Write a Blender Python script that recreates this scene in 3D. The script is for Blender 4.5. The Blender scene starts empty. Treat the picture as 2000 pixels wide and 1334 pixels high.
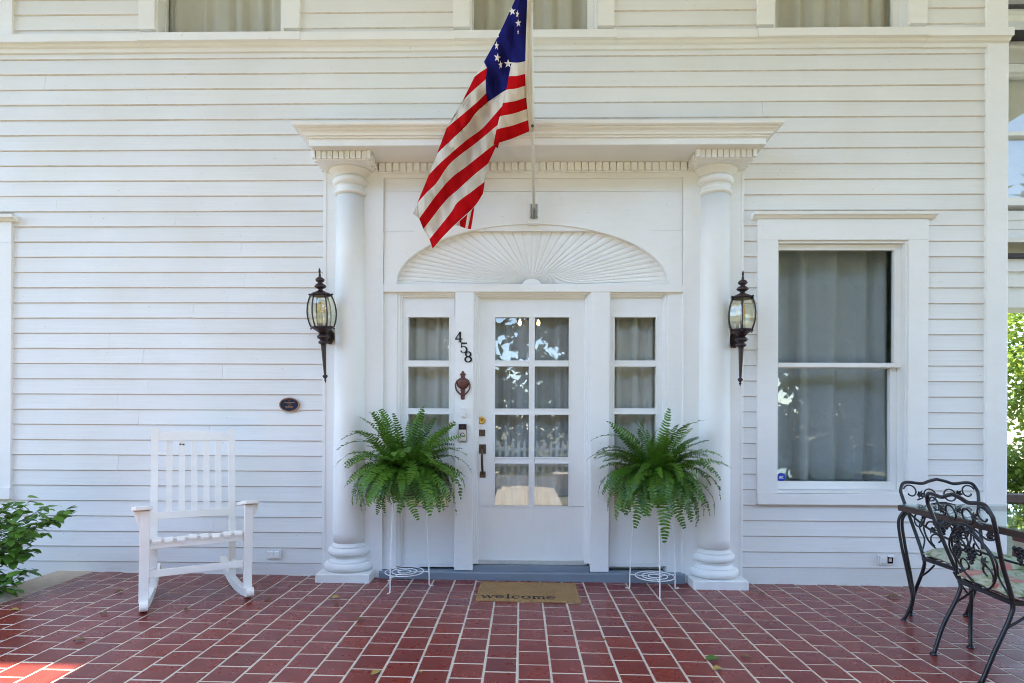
import bpy, math, random
from mathutils import Matrix, Vector, Euler
random.seed(7)
R = math.radians
PI = math.pi
scene = bpy.context.scene
COL = scene.collection

# ------------------------------------------------------------------ camera
FPX = 1104.0                      # focal length in pixels of the 2000 px wide photograph
EYE = Vector((0.0, -4.28, 1.18))
YAW, ROLL = 0.0172, 0.0045
CAMR = Matrix.Rotation(YAW, 3, 'Z') @ Matrix.Rotation(PI / 2, 3, 'X') @ Matrix.Rotation(ROLL, 3, 'Z')
cam_data = bpy.data.cameras.new('camera')
cam_data.sensor_width = 36.0
cam_data.lens = 36.0 * FPX / 2000.0
cam_data.shift_y = 0.08
cam_data.clip_start = 0.05
cam_data.clip_end = 500.0
cam = bpy.data.objects.new('camera', cam_data)
cam.location = EYE
cam.rotation_euler = CAMR.to_euler()
COL.objects.link(cam)
scene.camera = cam

# ------------------------------------------------------------------ light
SUN_EL, SUN_AZ = R(66), math.atan2(0.35, 0.94)      # sunlight travels towards +x +y
ldir = Vector((math.sin(SUN_AZ) * math.cos(SUN_EL), math.cos(SUN_AZ) * math.cos(SUN_EL), -math.sin(SUN_EL)))
world = bpy.data.worlds.new('World')
scene.world = world
world.use_nodes = True
wn = world.node_tree
wn.nodes.clear()
sky = wn.nodes.new('ShaderNodeTexSky')
sky.sky_type = 'NISHITA'
sky.sun_disc = False
sky.dust_density = 0.4
sky.ozone_density = 2.4
sky.sun_elevation = SUN_EL
sky.sun_rotation = math.atan2(-ldir.x, -ldir.y)     # measured from +y towards +x
bg = wn.nodes.new('ShaderNodeBackground')
bg.inputs['Strength'].default_value = 0.15
wo = wn.nodes.new('ShaderNodeOutputWorld')
wn.links.new(sky.outputs[0], bg.inputs[0])
wn.links.new(bg.outputs[0], wo.inputs[0])
sun_data = bpy.data.lights.new('sun', 'SUN')
sun_data.energy = 3.4
sun_data.angle = R(0.5)
sun_data.color = (1.0, 0.95, 0.87)
sun = bpy.data.objects.new('sun', sun_data)
sun.rotation_euler = ldir.to_track_quat('-Z', 'Y').to_euler()
sun.location = (-5, -12, 14)
COL.objects.link(sun)

scene.view_settings.view_transform = 'Standard'
scene.view_settings.look = 'None'
scene.view_settings.exposure = 2.85
scene.view_settings.gamma = 1.0
scene.view_settings.use_curve_mapping = False
scene.render.engine = 'CYCLES'
cy = scene.cycles
cy.use_denoising = True
try:
    cy.denoiser = 'OPENIMAGEDENOISE'
    cy.denoising_input_passes = 'RGB_ALBEDO_NORMAL'
    cy.denoising_prefilter = 'ACCURATE'
except Exception:
    pass
cy.filter_width = 1.0
cy.max_bounces = 10
cy.diffuse_bounces = 8
cy.glossy_bounces = 4
cy.transparent_max_bounces = 16
cy.sample_clamp_indirect = 8.0
cy.caustics_reflective = False
cy.caustics_refractive = False

# ------------------------------------------------------------------ helpers
def at(px, py, Y):
    """point of the place seen at photo pixel (px, py) on the upright plane y = Y"""
    d = CAMR @ Vector(((px - 1000.0) / FPX, -(py - 827.0) / FPX, -1.0))
    t = (Y - EYE.y) / d.y
    return EYE + d * t
def X(px, Y, py=700.0): return at(px, py, Y).x
def Z(py, Y, px=1040.0): return at(px, py, Y).z
SLOPE = 0.009
def zf(x): return -SLOPE * x          # the porch floor falls slightly to the right

class MB:
    def __init__(s): s.v = []; s.f = []; s.m = []; s.sm = []
    def add(s, vs, fs, mi=0, smooth=False):
        b = len(s.v)
        s.v += [tuple(v) for v in vs]
        for f in fs:
            s.f.append(tuple(i + b for i in f)); s.m.append(mi); s.sm.append(smooth)
        return s
    def box(s, x0, x1, y0, y1, z0, z1, mi=0):
        if x0 > x1: x0, x1 = x1, x0
        if y0 > y1: y0, y1 = y1, y0
        if z0 > z1: z0, z1 = z1, z0
        vs = [(x0,y0,z0),(x1,y0,z0),(x1,y1,z0),(x0,y1,z0),(x0,y0,z1),(x1,y0,z1),(x1,y1,z1),(x0,y1,z1)]
        return s.add(vs, [(0,3,2,1),(4,5,6,7),(0,1,5,4),(1,2,6,5),(2,3,7,6),(3,0,4,7)], mi)
    def bar(s, p, q, w, d, up=(0,0,1), mi=0):
        """rectangular bar from p to q; w across, d along the up-ish direction"""
        p = Vector(p); q = Vector(q); a = (q - p).normalized()
        sx = a.cross(Vector(up))
        if sx.length < 1e-5: sx = a.cross(Vector((0,1,0)))
        sx.normalize(); u = sx.cross(a).normalized()
        vs = []
        for c in (p, q):
            for i, j in ((-1,-1),(1,-1),(1,1),(-1,1)):
                vs.append(c + sx * (i * w / 2) + u * (j * d / 2))
        return s.add(vs, [(0,1,2,3),(7,6,5,4),(0,4,5,1),(1,5,6,2),(2,6,7,3),(3,7,4,0)], mi)
    def tube(s, pts, r, n=6, mi=0, closed=False, caps=True):
        pts = [Vector(p) for p in pts]
        N = len(pts)
        rs = r if isinstance(r, (list, tuple)) else [r] * N
        vs = []; prev = None
        for i, p in enumerate(pts):
            if closed: t = pts[(i + 1) % N] - pts[i - 1]
            else: t = pts[min(i + 1, N - 1)] - pts[max(i - 1, 0)]
            if t.length < 1e-9: t = Vector((0,0,1))
            t.normalize()
            if prev is None:
                ref = Vector((0,0,1)) if abs(t.z) < .9 else Vector((1,0,0))
                u = t.cross(ref).normalized()
            else:
                u = prev - t * prev.dot(t)
                if u.length < 1e-6: u = t.cross(Vector((0,0,1)))
                u.normalize()
            prev = u; w = t.cross(u)
            for k in range(n):
                a = 2 * PI * k / n
                vs.append(p + (u * math.cos(a) + w * math.sin(a)) * rs[i])
        fs = []
        for i in range(N if closed else N - 1):
            j = (i + 1) % N
            for k in range(n):
                k2 = (k + 1) % n
                fs.append((i*n+k, i*n+k2, j*n+k2, j*n+k))
        if caps and not closed:
            fs.append(tuple(range(n - 1, -1, -1))); fs.append(tuple((N-1)*n + k for k in range(n)))
        return s.add(vs, fs, mi, True)
    def lathe(s, prof, n=24, c=(0,0,0), mi=0, smooth=True, rot=0.0, flat=1.0):
        vs = []
        for r, z in prof:
            for k in range(n):
                a = 2 * PI * k / n + rot
                vs.append((c[0] + r*math.cos(a), c[1] + r*math.sin(a)*flat, c[2] + z))
        fs = []
        for i in range(len(prof) - 1):
            for k in range(n):
                k2 = (k + 1) % n
                fs.append((i*n+k, i*n+k2, (i+1)*n+k2, (i+1)*n+k))
        fs.append(tuple(range(n - 1, -1, -1))); fs.append(tuple((len(prof)-1)*n + k for k in range(n)))
        return s.add(vs, fs, mi, smooth)
    def prism(s, poly, y0, y1, mi=0, axis='y'):
        """poly of (a, b): (x, z) pulled along y, or (y, z) along x, or (x, y) along z"""
        n = len(poly)
        def P(a, b, t):
            return (a, t, b) if axis == 'y' else ((t, a, b) if axis == 'x' else (a, b, t))
        vs = [P(a, b, y0) for a, b in poly] + [P(a, b, y1) for a, b in poly]
        fs = [tuple(range(n)), tuple(range(2*n - 1, n - 1, -1))]
        fs += [(i, i + n, (i + 1) % n + n, (i + 1) % n) for i in range(n)]
        return s.add(vs, fs, mi)
    def grid(s, rows, mi=0, smooth=True, mfun=None):
        nr, nc = len(rows), len(rows[0]); b = len(s.v)
        for r in rows: s.v += [tuple(p) for p in r]
        for i in range(nr - 1):
            for j in range(nc - 1):
                s.f.append((b+i*nc+j, b+i*nc+j+1, b+(i+1)*nc+j+1, b+(i+1)*nc+j))
                s.m.append(mfun(i, j) if mfun else mi); s.sm.append(smooth)
        return s
    def ball(s, c, r, n=8, mi=0, sz=1.0):
        prof = [(max(1e-4, r * math.sin(PI * i / n)), -r * sz * math.cos(PI * i / n)) for i in range(n + 1)]
        return s.lathe(prof, max(6, n), c, mi)
    def mesh(s, name, mats):
        me = bpy.data.meshes.new(name)
        me.from_pydata(s.v, [], s.f)
        if not isinstance(mats, (list, tuple)): mats = [mats]
        for m in mats: me.materials.append(m)
        me.polygons.foreach_set('material_index', s.m)
        me.polygons.foreach_set('use_smooth', s.sm)
        me.update()
        return me
    def build(s, name, mats, parent=None, bevel=0.0, fix=True):
        me = s.mesh(name, mats)
        if fix:
            import bmesh
            bm = bmesh.new(); bm.from_mesh(me)
            bmesh.ops.recalc_face_normals(bm, faces=bm.faces)
            bm.to_mesh(me); bm.free()
        return put(name, me, parent, bevel)

def put(name, me, parent=None, bevel=0.0):
    o = bpy.data.objects.new(name, me)
    COL.objects.link(o)
    if parent is not None: o.parent = parent
    if bevel:
        b = o.modifiers.new('bevel', 'BEVEL'); b.width = bevel; b.segments = 2; b.limit_method = 'ANGLE'
        b.angle_limit = R(40); b.harden_normals = False
    return o
def tag(o, label=None, cat=None, group=None, kind=None):
    if label: o['label'] = label
    if cat: o['category'] = cat
    if group: o['group'] = group
    if kind: o['kind'] = kind
    return o
def thing(name, label, cat, loc=(0,0,0), rot=(0,0,0), group=None):
    o = bpy.data.objects.new(name, None)
    o.empty_display_size = 0.1
    o.location = loc; o.rotation_euler = rot
    COL.objects.link(o)
    return tag(o, label, cat, group)
def copy_tree(o, parent=None):
    c = o.copy(); COL.objects.link(c)
    if parent is not None: c.parent = parent
    for ch in list(o.children): copy_tree(ch, c)
    return c
def arc(cx, cz, r, a0, a1, n=14, y=0.0, r2=None):
    """points of an arc or spiral in the x-z plane"""
    out = []
    for i in range(n + 1):
        t = i / n; a = R(a0 + (a1 - a0) * t); rr = r if r2 is None else r + (r2 - r) * t
        out.append((cx + rr * math.cos(a), y, cz + rr * math.sin(a)))
    return out
def smooth_pts(pts, n=8):
    """Catmull-Rom through the points"""
    P = [Vector(p) for p in pts]; out = []
    for i in range(len(P) - 1):
        p0 = P[max(i-1, 0)]; p1 = P[i]; p2 = P[i+1]; p3 = P[min(i+2, len(P)-1)]
        for k in range(n):
            t = k / n
            out.append(0.5 * ((2*p1) + (p2-p0)*t + (2*p0-5*p1+4*p2-p3)*t*t + (3*p1-p0-3*p2+p3)*t**3))
    out.append(P[-1])
    return out

# ------------------------------------------------------------------ materials
def newmat(name):
    m = bpy.data.materials.new(name); m.use_nodes = True
    nt = m.node_tree
    return m, nt, nt.nodes['Principled BSDF']
def N(nt, typ, **kw):
    n = nt.nodes.new(typ)
    for k, v in kw.items():
        if k in n.inputs: n.inputs[k].default_value = v
        else: setattr(n, k, v)
    return n
def ramp(nt, src, stops):
    n = nt.nodes.new('ShaderNodeValToRGB')
    cr = n.color_ramp
    while len(cr.elements) > 1: cr.elements.remove(cr.elements[-1])
    cr.elements[0].position = stops[0][0]; cr.elements[0].color = stops[0][1]
    for p, c in stops[1:]:
        e = cr.elements.new(p); e.color = c
    nt.links.new(src, n.inputs[0])
    return n.outputs[0]
def g(v): return (v, v, v, 1)
def c4(c): return (c[0], c[1], c[2], 1)
def mixc(nt, fac, a, b, mode='MIX'):
    n = nt.nodes.new('ShaderNodeMix'); n.data_type = 'RGBA'; n.blend_type = mode
    for sock, val in ((n.inputs[0], fac), (n.inputs[6], a), (n.inputs[7], b)):
        if hasattr(val, 'is_linked') or hasattr(val, 'links'): nt.links.new(val, sock)
        else: sock.default_value = val
    return n.outputs[2]
def coords(nt, scale=(1,1,1), kind='Object', shift=False):
    tc = nt.nodes.new('ShaderNodeTexCoord'); mp = nt.nodes.new('ShaderNodeMapping')
    mp.inputs['Scale'].default_value = scale
    nt.links.new(tc.outputs[kind], mp.inputs[0])
    if shift:
        oi = nt.nodes.new('ShaderNodeObjectInfo')
        ml = N(nt, 'ShaderNodeMath', operation='MULTIPLY'); ml.inputs[1].default_value = 37.0
        nt.links.new(oi.outputs['Random'], ml.inputs[0])
        nt.links.new(ml.outputs[0], mp.inputs['Location'])
    return mp.outputs[0]
def noise(nt, vec, scale, detail=3, rough=.55):
    n = N(nt, 'ShaderNodeTexNoise', Scale=scale, Detail=detail, Roughness=rough)
    nt.links.new(vec, n.inputs['Vector'])
    return n.outputs['Fac']
def bump(nt, bsdf, h, strength, dist=.01):
    b = N(nt, 'ShaderNodeBump', Strength=strength, Distance=dist)
    nt.links.new(h, b.inputs['Height']); nt.links.new(b.outputs[0], bsdf.inputs['Normal'])

def paint(name, col, grain=(3, 40, 40), rough=.45, dirt=.12, bstr=.25, vary=.05, chips=True):
    m, nt, b = newmat(name)
    v = coords(nt)
    big = noise(nt, v, 1.7, 4)
    gr = noise(nt, coords(nt, grain), 1.0, 4, .6)
    base = mixc(nt, ramp(nt, big, [(.35, g(0)), (.72, g(1))]), c4(col), c4([x * (1 - dirt) * t for x, t in zip(col, (1, .985, .95))]))
    base = mixc(nt, ramp(nt, gr, [(.45, g(0)), (.75, g(.35))]), base, c4([x * .9 for x in col]))
    oi = nt.nodes.new('ShaderNodeObjectInfo')
    mr = N(nt, 'ShaderNodeMapRange'); mr.inputs[3].default_value = 1 - vary; mr.inputs[4].default_value = 1.0
    nt.links.new(oi.outputs['Random'], mr.inputs[0])
    hs = N(nt, 'ShaderNodeHueSaturation'); nt.links.new(mr.outputs[0], hs.inputs['Value']); nt.links.new(base, hs.inputs['Color'])
    out = hs.outputs[0]
    if chips:
        sp = noise(nt, coords(nt, (6, 14, 14)), 5.0, 2, .5)
        out = mixc(nt, ramp(nt, sp, [(.745, g(0)), (.775, g(.55))]), out, (.33, .29, .24, 1))
    nt.links.new(out, b.inputs['Base Color'])
    rr = N(nt, 'ShaderNodeMapRange'); rr.inputs[3].default_value = rough - .1; rr.inputs[4].default_value = rough + .12
    nt.links.new(big, rr.inputs[0]); nt.links.new(rr.outputs[0], b.inputs['Roughness'])
    bump(nt, b, gr, bstr, .004)
    return m
def plain(name, col, rough=.5, metal=0.0, nscale=12, var=.25, bstr=0.0, spec=None, shift=False):
    m, nt, b = newmat(name)
    n = noise(nt, coords(nt, shift=shift), nscale, 4)
    nt.links.new(mixc(nt, n, c4([x * (1 - var) for x in col]), c4([min(1, x * (1 + var)) for x in col])), b.inputs['Base Color'])
    b.inputs['Roughness'].default_value = rough; b.inputs['Metallic'].default_value = metal
    if spec is not None: b.inputs['Specular IOR Level'].default_value = spec
    if bstr: bump(nt, b, n, bstr, .004)
    return m
def emit(name, col, s):
    m, nt, b = newmat(name)
    b.inputs['Base Color'].default_value = c4(col)
    b.inputs['Emission Color'].default_value = c4(col); b.inputs['Emission Strength'].default_value = s
    return m
def glassy(name, tint=(1,1,1), ior=1.5, boost=1.0):
    m, nt, b = newmat(name)
    nt.nodes.remove(b)
    out = [n for n in nt.nodes if n.type == 'OUTPUT_MATERIAL'][0]
    tr = N(nt, 'ShaderNodeBsdfTransparent'); tr.inputs[0].default_value = c4(tint)
    gl = N(nt, 'ShaderNodeBsdfGlossy', Roughness=0.0); gl.inputs[0].default_value = g(1)
    # thin pane: the same mirror share from both sides
    fr = N(nt, 'ShaderNodeLayerWeight', Blend=.5)
    pw = N(nt, 'ShaderNodeMath', operation='POWER'); pw.inputs[1].default_value = 5.0; nt.links.new(fr.outputs['Facing'], pw.inputs[0])
    ml = N(nt, 'ShaderNodeMath', operation='MULTIPLY_ADD'); ml.inputs[1].default_value = .7; ml.inputs[2].default_value = .045 * boost; ml.use_clamp = True
    nt.links.new(pw.outputs[0], ml.inputs[0])
    # old panes are not quite flat
    nz = noise(nt, coords(nt), 4.0, 1)
    bp = N(nt, 'ShaderNodeBump', Strength=.02, Distance=.02); nt.links.new(nz, bp.inputs['Height'])
    nt.links.new(bp.outputs[0], gl.inputs['Normal'])
    mx = N(nt, 'ShaderNodeMixShader')
    nt.links.new(ml.outputs[0], mx.inputs[0]); nt.links.new(tr.outputs[0], mx.inputs[1]); nt.links.new(gl.outputs[0], mx.inputs[2])
    nt.links.new(mx.outputs[0], out.inputs[0])
    return m
def cloth(name, col, sheer=0.0, trans=.35, weave=900, shift=False, bstr=.2, crease=0.0):
    m, nt, b = newmat(name)
    nt.nodes.remove(b)
    out = [n for n in nt.nodes if n.type == 'OUTPUT_MATERIAL'][0]
    v = coords(nt)
    n1 = noise(nt, v, 9, 4)
    colr = mixc(nt, n1, c4([x * .88 for x in col]), c4([min(1, x * 1.06) for x in col]))
    di = N(nt, 'ShaderNodeBsdfDiffuse'); tl = N(nt, 'ShaderNodeBsdfTranslucent')
    nt.links.new(colr, di.inputs[0]); nt.links.new(colr, tl.inputs[0])
    if bstr:
        h = noise(nt, coords(nt, (26, 26, 9)), 1.0, 4) if crease else noise(nt, v, 60, 2)
        bp = N(nt, 'ShaderNodeBump', Strength=bstr, Distance=crease or .004); nt.links.new(h, bp.inputs['Height'])
        nt.links.new(bp.outputs[0], di.inputs['Normal'])
    mx = N(nt, 'ShaderNodeMixShader'); mx.inputs[0].default_value = trans
    nt.links.new(di.outputs[0], mx.inputs[1]); nt.links.new(tl.outputs[0], mx.inputs[2])
    res = mx.outputs[0]
    if sheer:
        tp = N(nt, 'ShaderNodeBsdfTransparent'); m2 = N(nt, 'ShaderNodeMixShader'); lw = N(nt, 'ShaderNodeLayerWeight', Blend=.5); mr = N(nt, 'ShaderNodeMapRange'); mr.inputs[1].default_value = .05; mr.inputs[2].default_value = .75; mr.inputs[3].default_value = sheer; mr.inputs[4].default_value = .02; nt.links.new(lw.outputs['Facing'], mr.inputs[0]); nt.links.new(mr.outputs[0], m2.inputs[0])
        nt.links.new(res, m2.inputs[1]); nt.links.new(tp.outputs[0], m2.inputs[2]); res = m2.outputs[0]
    nt.links.new(res, out.inputs[0])
    return m
def leafmat(name, c1, c2, rough=.45, trans=.25, shift=True, isl=1.0):
    m, nt, b = newmat(name)
    n = noise(nt, coords(nt, shift=shift), 14, 3)
    oi = nt.nodes.new('ShaderNodeObjectInfo'); ge = nt.nodes.new('ShaderNodeNewGeometry')
    ad = N(nt, 'ShaderNodeMath', operation='ADD'); nt.links.new(oi.outputs['Random'], ad.inputs[0])
    im = N(nt, 'ShaderNodeMath', operation='MULTIPLY'); im.inputs[1].default_value = isl; nt.links.new(ge.outputs['Random Per Island'], im.inputs[0]); nt.links.new(im.outputs[0], ad.inputs[1])
    fr = N(nt, 'ShaderNodeMath', operation='PINGPONG' if isl < 1 else 'FRACT'); nt.links.new(ad.outputs[0], fr.inputs[0])
    if isl < 1: fr.inputs[1].default_value = 1.0
    f2 = N(nt, 'ShaderNodeMath', operation='MULTIPLY_ADD'); f2.inputs[1].default_value = .6; nt.links.new(fr.outputs[0], f2.inputs[0])
    n2 = N(nt, 'ShaderNodeMath', operation='MULTIPLY'); n2.inputs[1].default_value = .5; nt.links.new(n, n2.inputs[0]); nt.links.new(n2.outputs[0], f2.inputs[2])
    col = mixc(nt, f2.outputs[0], c4(c1), c4(c2))
    nt.links.new(col, b.inputs['Base Color']); b.inputs['Roughness'].default_value = rough
    b.inputs['Specular IOR Level'].default_value = .35
    out = [x for x in nt.nodes if x.type == 'OUTPUT_MATERIAL'][0]
    tl = N(nt, 'ShaderNodeBsdfTranslucent'); nt.links.new(col, tl.inputs[0])
    mx = N(nt, 'ShaderNodeMixShader'); mx.inputs[0].default_value = trans
    nt.links.new(b.outputs[0], mx.inputs[1]); nt.links.new(tl.outputs[0], mx.inputs[2]); nt.links.new(mx.outputs[0], out.inputs[0])
    return m

M = {}
M['plankedge'] = plain('shadow line board edge', (.64, .58, .52), .8, 0, 20, .3, .3)  # darker tone imitates the shadow line under each lap
M['siding'] = paint('white siding paint', (.775, .778, .768), (2.2, 60, 60), .5, .07, .35, .05)
M['trim'] = paint('white trim paint', (.82, .82, .81), (9, 9, 30), .42, .05, .15, .02)
M['column'] = paint('thick white column paint', (.80, .80, .785), (12, 12, 12), .5, .07, .45, .0, False)
M['door'] = paint('white door enamel', (.82, .82, .81), (20, 20, 4), .35, .04, .08, .0, False)
M['chairpaint'] = paint('worn white chair paint', (.86, .84, .80), (18, 18, 18), .5, .10, .4, .03)
M['ceiling'] = paint('warm bounce roof paint', (.82, .72, .55), (2, 12, 12), .55, .08, .2, .0, False)  # added roof's underside, warm cream to bounce warm light onto the upper wall
M['soffit'] = paint('white soffit paint', (.78, .775, .76), (2, 12, 12), .55, .08, .2, .0, False)
M['greypaint'] = paint('blue grey threshold paint', (.21, .25, .30), (6, 40, 40), .45, .25, .4, .0)
M['sill'] = plain('pale metal door sill', (.55, .53, .50), .45, .2, 20, .2)
M['glass'] = glassy('window glass', (.96, .98, .97), 1.5, 1.25)
M['lampglass'] = glassy('bevelled lantern glass', (.95, .95, .90), 1.5, 1.2)
M['tableglass'] = glassy('pale green table glass', (.84, .93, .91), 1.5, 1.0)
M['bronze'] = plain('dark bronze lantern metal', (.045, .03, .032), .38, .55, 40, .35, .3)
M['iron'] = plain('black wrought iron', (.011, .010, .014), .36, .1, 60, .35, .2)
M['rust'] = plain('rusty iron edge', (.06, .035, .03), .45, .3, 60, .35, .35)
M['copper'] = plain('brown copper knocker', (.13, .055, .045), .45, .5, 50, .3, .3)
M['oldbrass'] = plain('dark aged brass', (.10, .07, .05), .4, .7, 40, .4, .2)
M['brass'] = plain('bright brass', (.60, .36, .09), .3, .9, 40, .25)
M['black'] = plain('black numerals', (.012, .012, .014), .35, .2)
M['plastic'] = plain('white plastic', (.74, .74, .73), .4)
M['darkplastic'] = plain('dark glossy plastic', (.03, .012, .016), .2)
M['silver'] = plain('satin nickel', (.62, .62, .60), .35, .7)
M['bracketmetal'] = plain('worn grey bracket metal', (.30, .28, .24), .35, .7, 60, .5)
M['whitewire'] = plain('white enamelled wire', (.74, .74, .73), .4, 0, 40, .1)
M['pole'] = plain('pale flag pole paint', (.60, .58, .53), .4, .1, 30, .1)
M['concrete'] = plain('beige concrete', (.50, .40, .30), .85, 0, 14, .25, .4)
M['soil'] = plain('dark garden soil', (.05, .04, .03), .95, 0, 9, .5, .8)
M['curtain'] = cloth('grey lined curtain', (.82, .79, .76), .15, .3)
M['sheer'] = cloth('sheer white curtain', (.76, .78, .80), .40, .35)
M['doorsheer'] = cloth('thin door curtain', (.72, .72, .73), .50, .3)
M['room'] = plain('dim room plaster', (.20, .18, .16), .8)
M['roomfloor'] = plain('dark room floor', (.10, .06, .04), .4)
M['flagwhite'] = cloth('off white flag cloth', (.83, .78, .70), 0, .40, bstr=.5, crease=.02)
M['flagred'] = cloth('red flag cloth', (.60, .010, .014), 0, .3, bstr=.6, crease=.02)
M['flagblue'] = cloth('blue flag cloth', (.020, .022, .17), 0, .25, bstr=.8, crease=.03)
M['sleeve'] = cloth('cream canvas heading', (.66, .60, .49), 0, .15)
M['star'] = cloth('white star cloth', (.80, .78, .76), 0, .1, bstr=0)
M['fern'] = leafmat('fern green', (.006, .034, .004), (.12, .27, .022), .38, .25, True, .25)
M['fernstem'] = plain('fern stem', (.06, .09, .02), .5)
M['pot'] = plain('brown plastic pot', (.09, .04, .03), .5)
M['leaf'] = leafmat('shrub leaf', (.04, .115, .017), (.16, .32, .045), .38, .2)
M['youngleaf'] = leafmat('sunny tree leaf', (.06, .12, .015), (.24, .31, .035), .45, .35, False)
M['treeleaf'] = leafmat('street tree leaf', (.020, .055, .014), (.07, .13, .025), .5, .3, False)
M['bark'] = plain('brown bark', (.10, .07, .05), .9, 0, 20, .4, .6)
M['twig'] = plain('reddish twig', (.09, .05, .03), .7)
M['deadleaf'] = plain('dry leaf', (.17, .09, .035), .7, 0, 30, .4)
M['yellowleaf'] = plain('yellow fallen leaf', (.36, .24, .06), .6, 0, 30, .3)
M['greenleaf'] = plain('green fallen leaf', (.06, .13, .02), .5, 0, 30, .3)
M['grass'] = plain('mown lawn', (.155, .14, .065), .9, 0, 6, .4, .6)
M['asphalt'] = plain('street asphalt', (.11, .11, .11), .9, 0, 8, .2)
M['path'] = plain('pale concrete path', (.52, .44, .34), .85, 0, 5, .15)
M['roofdark'] = plain('dark shingle edge', (.05, .045, .05), .8)
M['brownwood'] = plain('dark brown stained wood', (.085, .05, .038), .6, 0, 18, .4, .4)
M['brickred'] = plain('dark red brick', (.13, .04, .035), .75, 0, 20, .35, .4)
M['ivory'] = plain('ivory candle sleeve', (.58, .52, .42), .5)
M['bulb'] = glassy('clear flame bulb', (1, .86, .62), 1.5, 1.3)
M['filament'] = emit('warm bulb', (1.0, .55, .22), 12.0)
M['stickerblue'] = plain('blue sticker', (.015, .05, .42), .35, 0, 20, .05)
M['stickerwhite'] = plain('white sticker print', (.8, .8, .8), .4, 0, 20, .02)
M['plaque'] = plain('dark blue bronze plaque', (.012, .018, .045), .35, .3)
M['plaquerim'] = plain('copper plaque rim', (.42, .22, .12), .35, .8)
M['matlet'] = plain('black coir letter', (.014, .012, .012), .95, 0, 80, .4, .5)

# coir doormat
m, nt, b = newmat('coir mat'); M['coir'] = m
v = coords(nt)
n1 = noise(nt, v, 160, 2); n2 = noise(nt, v, 9, 3)
cc = mixc(nt, n1, (.20, .105, .035, 1), (.42, .255, .10, 1))
cc = mixc(nt, ramp(nt, n2, [(.4, g(0)), (.7, g(.5))]), cc, (.22, .12, .045, 1))
nt.links.new(cc, b.inputs['Base Color']); b.inputs['Roughness'].default_value = .95
bump(nt, b, n1, .9, .006)
# quarry tile
m, nt, b = newmat('glazed red quarry tile'); M['tile'] = m
oi = nt.nodes.new('ShaderNodeObjectInfo'); ge = nt.nodes.new('ShaderNodeNewGeometry')
ad = N(nt, 'ShaderNodeMath', operation='ADD'); nt.links.new(oi.outputs['Random'], ad.inputs[0]); nt.links.new(ge.outputs['Random Per Island'], ad.inputs[1])
fr = N(nt, 'ShaderNodeMath', operation='FRACT'); nt.links.new(ad.outputs[0], fr.inputs[0])
tone = ramp(nt, fr.outputs[0], [(0, (.225, .034, .022, 1)), (.35, (.205, .033, .024, 1)), (.7, (.185, .031, .026, 1)), (.9, (.215, .037, .025, 1)), (1, (.155, .031, .030, 1))])
wv = coords(nt, (1, 1, 1), 'Object', True)
n1 = noise(nt, wv, 9, 4); n2 = noise(nt, wv, 70, 2)
tone = mixc(nt, ramp(nt, n1, [(.35, g(0)), (.75, g(.45))]), tone, (.10, .026, .026, 1))
tone = mixc(nt, ramp(nt, n2, [(.70, g(0)), (.78, g(.5))]), tone, (.26, .13, .10, 1))
nt.links.new(tone, b.inputs['Base Color'])
rr = N(nt, 'ShaderNodeMapRange'); rr.inputs[3].default_value = .16; rr.inputs[4].default_value = .42
b.inputs['Specular IOR Level'].default_value = .38
nt.links.new(n1, rr.inputs[0]); nt.links.new(rr.outputs[0], b.inputs['Roughness'])
bump(nt, b, n1, .12, .004)
# grout
m, nt, b = newmat('cream grout'); M['grout'] = m
v = coords(nt)
n1 = noise(nt, v, 3.0, 4); n2 = noise(nt, v, 60, 3)
cc = mixc(nt, n1, (.50, .43, .34, 1), (.64, .57, .46, 1)); cc = mixc(nt, ramp(nt, n2, [(.45, g(0)), (.85, g(.4))]), cc, (.36, .28, .22, 1))
nt.links.new(cc, b.inputs['Base Color']); b.inputs['Roughness'].default_value = .9
bump(nt, b, n2, .5, .003)
# floral cushion cloth
m, nt, b = newmat('floral cushion cloth'); M['floral'] = m
v = coords(nt)
w1 = N(nt, 'ShaderNodeTexNoise', Scale=6.0, Detail=2.0); nt.links.new(v, w1.inputs['Vector'])
vv = mixc(nt, .18, v, w1.outputs['Color'])
leafn = N(nt, 'ShaderNodeTexNoise', Scale=9.0, Detail=1.0, Distortion=2.2); nt.links.new(vv, leafn.inputs['Vector'])
cc = ramp(nt, leafn.outputs['Fac'], [(.30, (.16, .20, .09, 1)), (.42, (.33, .36, .22, 1)), (.50, (.47, .46, .36, 1)), (.58, (.42, .42, .33, 1)), (.66, (.24, .27, .13, 1)), (.74, (.50, .49, .40, 1))])
vo = N(nt, 'ShaderNodeTexVoronoi', Scale=6.5); nt.links.new(vv, vo.inputs['Vector'])
cc = mixc(nt, ramp(nt, vo.outputs['Distance'], [(.24, g(1)), (.32, g(0))]), cc, (.58, .20, .18, 1))
cc = mixc(nt, ramp(nt, vo.outputs['Distance'], [(.10, g(.8)), (.16, g(0))]), cc, (.60, .36, .30, 1))
nt.links.new(cc, b.inputs['Base Color']); b.inputs['Roughness'].default_value = .9
bump(nt, b, noise(nt, v, 300, 2), .25, .002)
# ------------------------------------------------------------------ ground, path, street
def slab(name, x0, x1, y0, y1, z, mat, th=.2):
    return tag(MB().box(x0, x1, y0, y1, z - th, z).build(name, mat), kind='structure')
slab('ground', -150, 150, -150, 150, -.42, M['grass'], .5)
slab('garden_bed', -9, -3.56, -3.4, 0.35, -.20, M['soil'], .2)
slab('path', -.52, .72, -8.4, -3.9, -.25, M['path'], .3)
slab('road', -60, 60, -12.4, -8.4, -.396, M['asphalt'], .1)

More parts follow.
